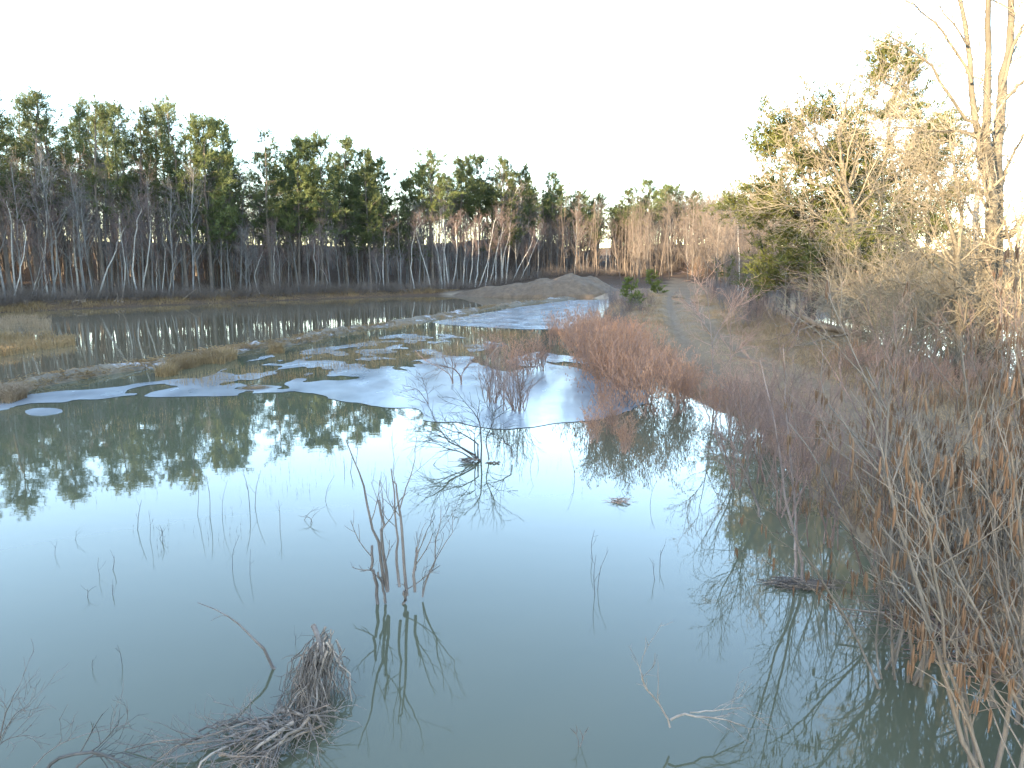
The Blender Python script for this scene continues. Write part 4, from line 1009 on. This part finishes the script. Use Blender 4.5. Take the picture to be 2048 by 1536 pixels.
# brush pile in the near water
def brush_pile():
    rng = np.random.default_rng(590)
    c = gp(640, 1400); c[2] = 0
    top = p3(627, 1252, 6.1) - c; crest = p3(640, 1290, 5.95) - c
    parts = []
    P = smooth_line([top, (top + crest) / 2 + np.array([0.0, 0, 0.02]), crest, crest + np.array([0.1, -0.2, -0.15])], 8)
    parts.append(("stub", Tubes().add(P, np.linspace(0.026, 0.018, 8), 8, True).mesh("brush_stub", M_STICK)))
    def arcs(n, r, z0):
        a = rng.normal(size=n) * 0.7 - math.pi / 2
        st = crest[None] + np.c_[0.06 * rng.normal(size=n), 0.12 * rng.normal(size=n) - 0.02, 0.05 * rng.normal(size=n) - 0.03]
        end = st + np.c_[np.cos(a) * (0.08 + 0.26 * rng.random(n)), np.sin(a) * (0.25 + 0.55 * rng.random(n)), np.zeros(n)]
        end[:, 2] = -0.06 + 0.05 * rng.random(n)
        m1 = st * 0.65 + end * 0.35 + np.c_[0.05 * rng.normal(size=(n, 2)), 0.02 + 0.07 * rng.random(n)]
        m2 = st * 0.3 + end * 0.7 + np.c_[0.05 * rng.normal(size=(n, 2)), 0.06 + 0.04 * rng.random(n)]
        P = np.stack([st, (st + m1) / 2 + 0.01 * rng.normal(size=st.shape), m1, (m1 + m2) / 2 + 0.02 * rng.normal(size=st.shape), m2, (m2 + end) / 2 + 0.02 * rng.normal(size=st.shape), end], 1)
        return P, r * np.linspace(1, 0.45, 7)[None] * (0.6 + 0.8 * rng.random(n))[:, None]
    for k in range(44):
        P, R = arcs(1, 0.0085, 0)
        parts.append(("branch", Tubes().add(P, R, 6).mesh("brush_branch", M_DEADWOOD)))
    P, R = arcs(120, 0.0042, 0)
    S, SR = spawn(P, R, 3, 0.2, 1, 20, 60, 0.16, rng, 4, -0.06, 0.2, 0.7, 0.002, 0.5)
    parts.append(("twigs", Tubes().add(P, R, 4).add(S, SR, 3).mesh("brush_twigs", M_BRUSH)))
    thing("brush_pile", parts, "heaped pile of bleached brushwood breaking the water surface", "brush pile", tuple(c))
    # the raft of branches trailing from it
    c2 = gp(480, 1470); c2[2] = 0
    parts = []
    raft = [([(640, 1420), (560, 1430), (470, 1452), (380, 1480), (250, 1484)], .012), ([(600, 1440), (520, 1455), (430, 1478), (310, 1495)], .013), ([(565, 1415), (505, 1465), (440, 1500), (370, 1545)], .018), ([(585, 1445), (520, 1490), (470, 1540)], .018), ([(620, 1440), (540, 1500), (500, 1550)], .016), ([(560, 1420), (600, 1428), (650, 1435)], .02), ([(545, 1465), (520, 1440), (450, 1450)], .012), ([(440, 1510), (480, 1512), (510, 1512)], .014), ([(400, 1460), (460, 1447), (520, 1440)], .010),
            ([(570, 1460), (500, 1475), (400, 1500), (260, 1540)], .011), ([(545, 1420), (551, 1460), (550, 1495)], .008), ([(650, 1450), (570, 1480), (520, 1520)], .012), ([(420, 1465), (350, 1500), (300, 1550)], .009), ([(600, 1410), (620, 1450), (640, 1500)], .009)]
    allP = []; allR = []
    for pix, r in raft:
        pts = smooth_line([gp(u, v, 0.05 + 0.10 * rng.random()) for u, v in pix], 9) - c2
        pts[-1, 2] = 0.0 ; pts += 0.008 * rng.normal(size=pts.shape)
        R = np.linspace(r, r * 0.35, 9)
        parts.append(("branch", Tubes().add(pts, R, 7, True).mesh("raft_branch", M_DEADWOOD if r > 0.0115 else M_STICK))); allP.append(pts); allR.append(R)
    S, SR = spawn(np.array(allP), np.array(allR), 16, 0.1, 1, 20, 60, 0.32, rng, 5, -0.01, 0.12, 0.5, 0.0028, 0.5)
    T, TR = spawn(S, SR, 3, 0.2, 1, 20, 60, 0.12, rng, 3, 0.0, 0.15, 0.7, 0.002, 0.5)
    parts.append(("twigs", Tubes().add(S, SR, 4).add(T, TR, 3).mesh("raft_twigs", M_STICK)))
    thing("branch_raft", parts, "tangle of dead branches trailing flat across the water from the brush pile", "branches", tuple(c2))
brush_pile()
traced_twigs("sunken_branch", [([(90, 1545), (120, 1515), (185, 1505), (225, 1518), (262, 1536)], 0.014, 0.008, 0.0), ([(150, 1540), (180, 1512), (230, 1512)], 0.010, 0.006, 0.1)], 4.75, M_DARKTWIG, "dark wet branch curving at the lower edge of the water", 592, 6, 4, 0.35, 0.15, 0.0025, up=0.05)
traced_twigs("twig_spray", [([(-20, 1540), (0, 1470), (15, 1420), (40, 1370)], 0.006, 0.002, 0.0), ([(-30, 1520), (10, 1480), (60, 1470)], 0.005, 0.002, 0.1), ([(-10, 1500), (30, 1430), (60, 1412)], 0.004, 0.002, 0.0), ([(60, 1540), (100, 1500), (150, 1475), (260, 1447)], 0.005, 0.002, 0.0)], 4.8, M_STICK, "fine dark twig spray rising at the lower corner of the pond", 593, 6, 4, 0.25, 0.12, 0.0018, up=0.08)
traced_twigs("curved_twig", [([(1340, 1455), (1330, 1425), (1305, 1390), (1285, 1360), (1279, 1337)], 0.009, 0.004, 0.0), ([(1340, 1440), (1370, 1430), (1410, 1434), (1450, 1440), (1490, 1452)], 0.010, 0.004, 0.1), ([(1380, 1425), (1440, 1420), (1492, 1415)], 0.005, 0.003, 0.1)], 5.15, M_DEADWOOD, "pale curved twigs arching over the murky near water", 594, 5, 3, 0.3, 0.12, 0.002)
traced_twigs("twig_spray", [([(1158, 1500), (1155, 1475), (1145, 1455)], 0.003, 0.001, 0.0), ([(1157, 1500), (1165, 1480), (1172, 1460)], 0.003, 0.001, 0.0)], 5.1, M_STICK, "tiny forked twig poking up at the bottom of the pond", 595, 2, 0, 0.08, 0)

# lone twigs in the open water
TW = [(607, 1040, 1015, 30), (620, 1048, 1020, 20), (625, 1045, 1030, -15), (860, 1048, 1022, 8), (868, 1050, 1030, 4), (445, 1040, 960, 10), (420, 1035, 950, -8), (395, 1030, 945, 4), (500, 1020, 930, -18), (510, 1015, 940, 12), (275, 1060, 1000, 8), (300, 1080, 1020, -3), (325, 1085, 1050, -6), (318, 1078, 1058, 5), (245, 1330, 1290, -10), (186, 1340, 1318, 0), (590, 1290, 1268, 2), (1185, 1120, 1060, 4), (1190, 1190, 1110, 2), (1195, 1180, 1100, 22), (1320, 1130, 1090, 10), (1310, 1160, 1120, -4), (150, 1080, 1062, 2), (200, 1150, 1115, -3), (225, 1140, 1112, 3), (225, 1190, 1170, 1), (175, 1195, 1178, 0), (110, 1110, 1085, 4), (650, 1000, 950, 20), (560, 1060, 1000, -3), (500, 1150, 1100, 1), (465, 1140, 1070, 14), (1060, 940, 905, 8), (1076, 930, 905, -4), (1150, 960, 900, -12), (1300, 1010, 960, 14), (700, 945, 915, 3), (690, 940, 918, -2), (1230, 1008, 992, 22), (1245, 1005, 996, -12)]
for k, (u, v0, v1, du) in enumerate(sorted(TW)):
    rng = np.random.default_rng(600 + k)
    y = float(gp(u, v0)[1]); base = gp(u, v0)
    P = trace([(u, v0 + 4), (u + du * 0.3 + rng.normal() * 2, v0 + (v1 - v0) * 0.5), (u + du, v1)], y, 6) - base
    r = 0.0005 * y * (0.6 + 0.5 * rng.random()); R = np.linspace(r, r * 0.45, 6)
    S, SR = spawn(P, R, 2, 0.3, 0.95, 20, 60, 0.014 * y, rng, 4, 0.05, 0.15, 0.7, r * 0.4, 0.6)
    thing("lone_twig", [("stem", Tubes().add(P, R, 5, True).mesh("twig_stem", M_DARKTWIG)), ("side_shoot", Tubes().add(S, SR, 3).mesh("twig_shoot", M_DARKTWIG))], f"thin dark twig poking up out of the calm water, {ORD[k]} lone twig from the west", "twig", tuple(base), group="lone twigs in open water")

# ------------------------------------------------------------------ near shore, right
def sapling(name, limbs, y, mat, twmat, label, seed, **kw):
    return traced_tree(name, limbs, y, mat, twmat, label, seed, sides=7, cat="sapling", **kw)
sapling("birch_sapling", [([(1592, 1170), (1592, 1100), (1590, 1080), (1572, 1010), (1560, 930), (1550, 860), (1535, 790), (1520, 720)], 0.020, 0.005, 0.3)], 8.05, M_PINKSTEM, M_BROWNTWIG, "young birch with pinkish white stem rising beside a floating mat of sticks", 620, n2=12, n3=5, n4=3, L2=0.7, L3=0.3, L4=0.14, tmin=0.0025)
sapling("birch_sapling", [([(1612, 1170), (1600, 1110), (1594, 1070), (1588, 1000), (1580, 920), (1576, 860), (1570, 780), (1566, 690)], 0.019, 0.005, 0.1)], 8.0, M_PINKSTEM, M_BROWNTWIG, "second young birch stem crossing the first at the stick mat", 621, n2=12, n3=5, n4=3, L2=0.7, L3=0.3, L4=0.14, tmin=0.0025)
sapling("birch_sapling", [([(1429, 822), (1427, 780), (1427, 735), (1424, 690), (1420, 640), (1415, 590), (1413, 555)], 0.020, 0.005, 0.0), ([(1424, 690), (1440, 655), (1460, 625), (1475, 610)], 0.010, 0.004, 0.0), ([(1420, 665), (1405, 640), (1392, 615)], 0.010, 0.004, 0.1)], 18.5, M_PINKSTEM, M_REDTWIG, "slim birch sapling with white lower stem at the tip of the red clump", 622, n2=10, n3=4, n4=2, L2=0.8, L3=0.35, L4=0.15, tmin=0.004)
sapling("birch_sapling", [([(1462, 815), (1462, 770), (1460, 720), (1461, 665), (1463, 610)], 0.018, 0.005, 0.0), ([(1461, 720), (1475, 700), (1490, 690)], 0.008, 0.003, 0.0)], 18.2, M_BROWNTWIG, M_REDTWIG, "reddish sapling standing just right of the white-stemmed one", 623, n2=10, n3=4, n4=2, L2=0.6, L3=0.25, L4=0.12, tmin=0.004)
sapling("brown_sapling", [([(1526, 1036), (1505, 985), (1485, 935), (1468, 890), (1450, 830)], 0.022, 0.006, 0.2), ([(1510, 1000), (1495, 940), (1490, 880), (1480, 820)], 0.012, 0.004, 0.1)], 10.3, M_STICK, M_BROWNTWIG, "dark sapling slanting leftwards out of the water by the shore", 624, n2=9, n3=5, n4=3, L2=0.7, L3=0.3, L4=0.14, tmin=0.0028)
SAP = [make_shrub(630 + i, 2.7, 6, (2, 20), 9, 4, M_BROWNTWIG, None, L2=0.24, L3=0.09, r0=0.015, tw=0.0030, base_r=0.12, up2=0.12) for i in range(4)]
sp = [(4.3, 9.2), (4.0, 10.4), (4.8, 11.0), (4.3, 12.0), (5.0, 13.0), (4.6, 14.2), (5.1, 9.6), (3.8, 11.6), (4.3, 8.2), (5.4, 15.2)]
for k, (x, y) in enumerate(sorted(sp, key=lambda q: math.hypot(*q))):
    thing("brown_sapling", SAP[k % 4], f"fine-twigged brown sapling in the shoreline tangle, {ORD[k]} nearest the viewer", "sapling", (x, y, max(-0.05, ground_z(x, y))), rnd.uniform(0, 6.28), rnd.uniform(0.55, 0.95), "brown saplings along the near shore")
for (x, y, s, lb) in [(9.6, 13.5, 1.0, "tall reddish sapling on the near verge before the ditch trees"), (8.6, 15.4, 0.9, "reddish sapling on the grass verge beside the track bend"), (10.4, 16.2, 0.8, "reddish sapling nearest the slim sunlit tree"), (6.2, 12.0, 1.0, "reddish sapling between shore tangle and track"), (9.3, 18.0, 0.8, "reddish sapling farther along the grass verge"), (11.0, 14.6, 0.9, "reddish sapling at the edge of the ditch")]:
    thing("brown_sapling", SAP[int(x) % 4], lb, "sapling", (x, y, ground_z(x, y)), rnd.uniform(0, 6.28), s)
for k, (x, y) in enumerate(sorted([(rnd.uniform(9.6, 13.0), rnd.uniform(15, 22)) for _ in range(16)], key=lambda q: math.hypot(*q))):
    thing("brown_brush", PURP[k % 3] if k % 2 else RED[0][:2], f"low rusty brush between track and thicket, {ORD[k]} nearest the viewer", "shrub", (x, y, ground_z(x, y)), rnd.uniform(0, 6.28), rnd.uniform(0.3, 0.5), "low brush on the verge")

# alders hung with catkins, nearest the camera
ALD = [make_shrub(650 + i, 3.15, 12, (4, 26), 9, 4, M_ALDER, M_CATKIN, 0.24, 0.12, 0.0080, L2=0.26, L3=0.10, r0=0.019, tw=0.0025, base_r=0.16, up2=0.10, cat_sides=6, wig=0.11, pts=9, catclump=3) for i in range(3)]
for k, (x, y, s, lb) in enumerate([(3.55, 4.55, 0.98, "grey alder hung with brown catkins, nearest the camera"), (4.15, 5.2, 1.0, "grey alder hung with brown catkins, behind the nearest one"), (3.5, 6.0, 0.78, "shorter grey alder with catkins leaning over the murky water"), (4.75, 6.3, 0.98, "grey alder with catkins at the far side of the near clump"), (5.2, 5.3, 1.0, "grey alder at the east edge of the near clump"), (4.2, 7.4, 0.85, "grey alder with catkins, farthest of the near clump"), (5.4, 7.6, 0.9, "grey alder with catkins beside the track at the near bend")]):
    thing("catkin_alder", ALD[k % 3], lb, "shrub", (x, y, max(-0.1, ground_z(x, y))), 1.3 * k, s)

# sticks caught in the water at the near shore
def stick_mat(cu, cv, ru, rv, n, label, seed, hgt=0.06, mat=None, Ls=0.35):
    rng = np.random.default_rng(seed)
    c = gp(cu, cv)
    ex = np.abs(gp(cu + ru, cv)[0] - c[0]); ey = np.abs(gp(cu, cv - rv)[1] - c[1])
    b = np.c_[ex * 0.5 * rng.normal(size=n), ey * 0.5 * rng.normal(size=n), hgt * rng.random(n)]
    a = rng.normal(size=n) * 0.5 + rng.integers(0, 2, n) * math.pi
    d = np.c_[np.cos(a), np.sin(a), 0.08 * rng.normal(size=n)]
    l = Ls * (0.4 + rng.random(n))[:, None]
    P = np.stack([b - d * l / 2, b + 0.02 * rng.normal(size=b.shape), b + d * l / 2], 1); P[..., 2] = np.clip(P[..., 2], -0.02, None)
    R = (0.0022 + 0.006 * rng.random(n) ** 4)[:, None] * np.array([1, 0.9, 0.6])[None]
    parts = []
    big = np.argsort(-R[:, 0])[:12]
    for i in big: parts.append(("stick", Tubes().add(P[i:i + 1], R[i:i + 1], 6, True).mesh("mat_stick", M_DEADWOOD)))
    rest = np.setdiff1d(np.arange(n), big)
    parts.append(("twigs", Tubes().add(P[rest], R[rest], 4).mesh("mat_twigs", mat or M_STICK)))
    thing("stick_mat", parts, label, "sticks", tuple(c))
stick_mat(1606, 1170, 60, 9, 190, "dark floating mat of sticks at the foot of the birch saplings", 660, 0.05)
stick_mat(1900, 1270, 120, 60, 420, "heap of dry sticks and stalks under the near alders", 661, 0.25, M_BROWNTWIG, 0.5)
stick_mat(937, 925, 16, 4, 60, "small raft of twigs under the drooping branches", 662, 0.08, M_DARKTWIG, 0.25)
stick_mat(1240, 1004, 20, 4, 40, "little floating clump of red twigs in open water", 663, 0.05, M_REDTWIG, 0.2)
stick_mat(510, 777, 22, 4, 120, "little raft of stalks lying on the broken ice", 664, 0.06, M_REED, 0.5)

# ------------------------------------------------------------------ grass and reeds (uncountable)
def grass_patch(name, label, pos, h, w, lean, mat, seed):
    rng = np.random.default_rng(seed)
    tag(link(name, Tubes().tris(blades(pos, h, w, lean, rng)).mesh(name, mat, False)), label, "grass", kind="stuff")

def dyke_grass():
    rng = np.random.default_rng(700)
    n = 280000
    y = 3 + 72 * rng.random(n) ** 1.8; x = 3.5 + 12 * rng.random(n) + 0.12 * np.maximum(0, y - 24)
    z, d, dr, rut = land(x, y)
    cl = vnoise(x * 0.9, y * 0.9, 71, 3)
    keep = (d > 0.05) & (rut < 0.35 + 0.4 * rng.random(n)) & (rng.random(n) < np.clip(0.55 + 0.6 * cl, 0.08, 1)) & ((dr > 1.2) | (rng.random(n) < 0.65))
    pos = np.stack([x, y, z], 1)[keep]; dk = dr[keep]; c = cl[keep]
    h = np.where(dk < 1.5, 0.08 + 0.08 * np.clip(c, 0, 1), 0.20 + 0.30 * np.clip(c, 0, 1)) + 0.16 * sstep(2.0, 3.2, dk)
    grass_patch("dry_grass", "dry straw-coloured grass covering the dyke beside the wheel ruts", pos, h, 0.008, 1.1, M_STRAW, 701)
dyke_grass()

def reeds(name, label, pxpoly_, n, h, w, mat, seed, lean=0.25, clump=0.0):
    rng = np.random.default_rng(seed)
    poly = pxpoly(pxpoly_)
    lo, hi = poly.min(0), poly.max(0)
    x = lo[0] + (hi[0] - lo[0]) * rng.random(n * 3); y = lo[1] + (hi[1] - lo[1]) * rng.random(n * 3)
    k = inside_poly(poly, x, y) & (rng.random(n * 3) < np.clip(0.5 + 1.3 * vnoise(x * 0.8, y * 0.8, seed, 3) - clump, 0, 1))
    pos = np.stack([x, y, np.full(len(x), -0.02)], 1)[k][:n]
    tag(link(name, Tubes().tris(blades(pos, h, w, lean, rng)).mesh(name, mat, False)), label, "reeds", kind="stuff")
reeds("marsh_grass", "tawny marsh grass tuft on the near side of the berm", [(310, 752), (330, 740), (400, 722), (470, 708), (475, 718), (440, 732), (380, 745), (330, 755)], 5200, 0.42, 0.010, M_REED, 710, 0.5)
reeds("marsh_grass", "small tawny grass tuft past the berm gap", [(510, 712), (560, 700), (570, 706), (540, 714)], 1200, 0.40, 0.011, M_REED, 711, 0.5)
reeds("marsh_grass", "straw-coloured grass clump at the west end of the berm", [(-60, 812), (-40, 790), (40, 782), (55, 796), (20, 808)], 5000, 0.42, 0.008, M_REEDPALE, 712, 0.8)
reeds("reed_bed", "grey-brown reed island in the turbid pond", [(-80, 722), (0, 715), (80, 702), (150, 692), (150, 682), (90, 672), (0, 668), (-80, 670)], 9000, 0.42, 0.014, M_REED, 713, 0.35)
reeds("reed_bed", "pale farther reed bed in the turbid pond", [(-80, 690), (0, 660), (100, 658), (105, 640), (0, 640), (-80, 646)], 6000, 0.45, 0.016, M_REEDPALE, 714, 0.35)
reeds("water_reeds", "sparse brown stalks rising through the broken ice", [(330, 770), (450, 745), (620, 705), (760, 676), (880, 655), (1000, 662), (1090, 672), (1080, 700), (960, 712), (860, 722), (700, 745), (560, 765), (430, 780)], 9000, 0.30, 0.008, M_REED, 715, 0.2, 0.05)
reeds("water_reeds", "thin scattered stalks in the mirror-dark water before the ice", [(100, 830), (350, 800), (560, 795), (740, 815), (760, 840), (600, 860), (400, 850), (200, 870)], 1500, 0.22, 0.004, M_REED, 716, 0.2, 0.35)
reeds("water_reeds", "faint stalks dotting the bright open water", [(0, 1010), (300, 900), (800, 850), (1100, 880), (1180, 1000), (900, 980), (500, 1080), (100, 1210)], 500, 0.16, 0.003, M_DARKTWIG, 717, 0.25, 0.5)
reeds("berm_grass", "low dead grass growing along the mud berm", [(620, 690), (720, 672), (860, 650), (980, 632), (960, 622), (860, 636), (720, 656), (640, 668)], 4500, 0.28, 0.012, M_REED, 718, 0.7, 0.2)
reeds("shore_stalks", "pale dry stalks at the near bend of the dyke", [(1840, 900), (2048, 920), (2100, 850), (2048, 800), (1900, 800)], 2600, 0.45, 0.006, M_REEDPALE, 719, 0.8)

# ------------------------------------------------------------------ wood behind and west of the camera, which keeps the low sun off the ponds
def shade_wood():
    rng = np.random.default_rng(800)
    edge = smooth_line([(-84, 28, 0), (-72, 29, 0), (-60, 29, 0), (-50, 26, 0), (-45, 16, 0), (-45, 0, 0), (-49, -25, 0), (-56, -50, 0), (-65, -73, 0), (-58, -88, 0), (-44, -102, 0)], 76)
    tb = Tubes(); Ps = []; Rs = []
    for i, p in enumerate(edge):
        for row in range(4):
            x = p[0] - 1.5 - row * 4 + rng.normal(); y = p[1] - row * 2.2 + 1.2 * rng.normal()
            h = 16.5 + 3.5 * rng.random() + 2.8 * float(sstep(30, 44, np.array(float(i))))
            tz = np.linspace(0, 1, 6)
            Ps.append(np.stack([x + 0 * tz, y + 0 * tz, tz * h], 1)); Rs.append(0.2 * (1 - 0.8 * tz))
    P, R = np.array(Ps), np.array(Rs)
    tb.add(P, R, 5)
    B, BR = spawn(P, R, 34, 0.15, 1.0, 60, 95, 2.6, rng, 4, 0.06, 0.12, 0.3, 0.03, 0.4)
    tb.add(B, BR, 3)
    pos, dr = along(B, [0.5, 0.75, 1.0])
    tb.tris(tufts(pos, dr, 5, 0.8, 0.16, rng))
    tag(link("shading_wood", tb.mesh("shading_wood", M_NEEDLE)), "pine wood continuing west of the ponds and around behind the viewer", "wood", kind="stuff")
shade_wood()
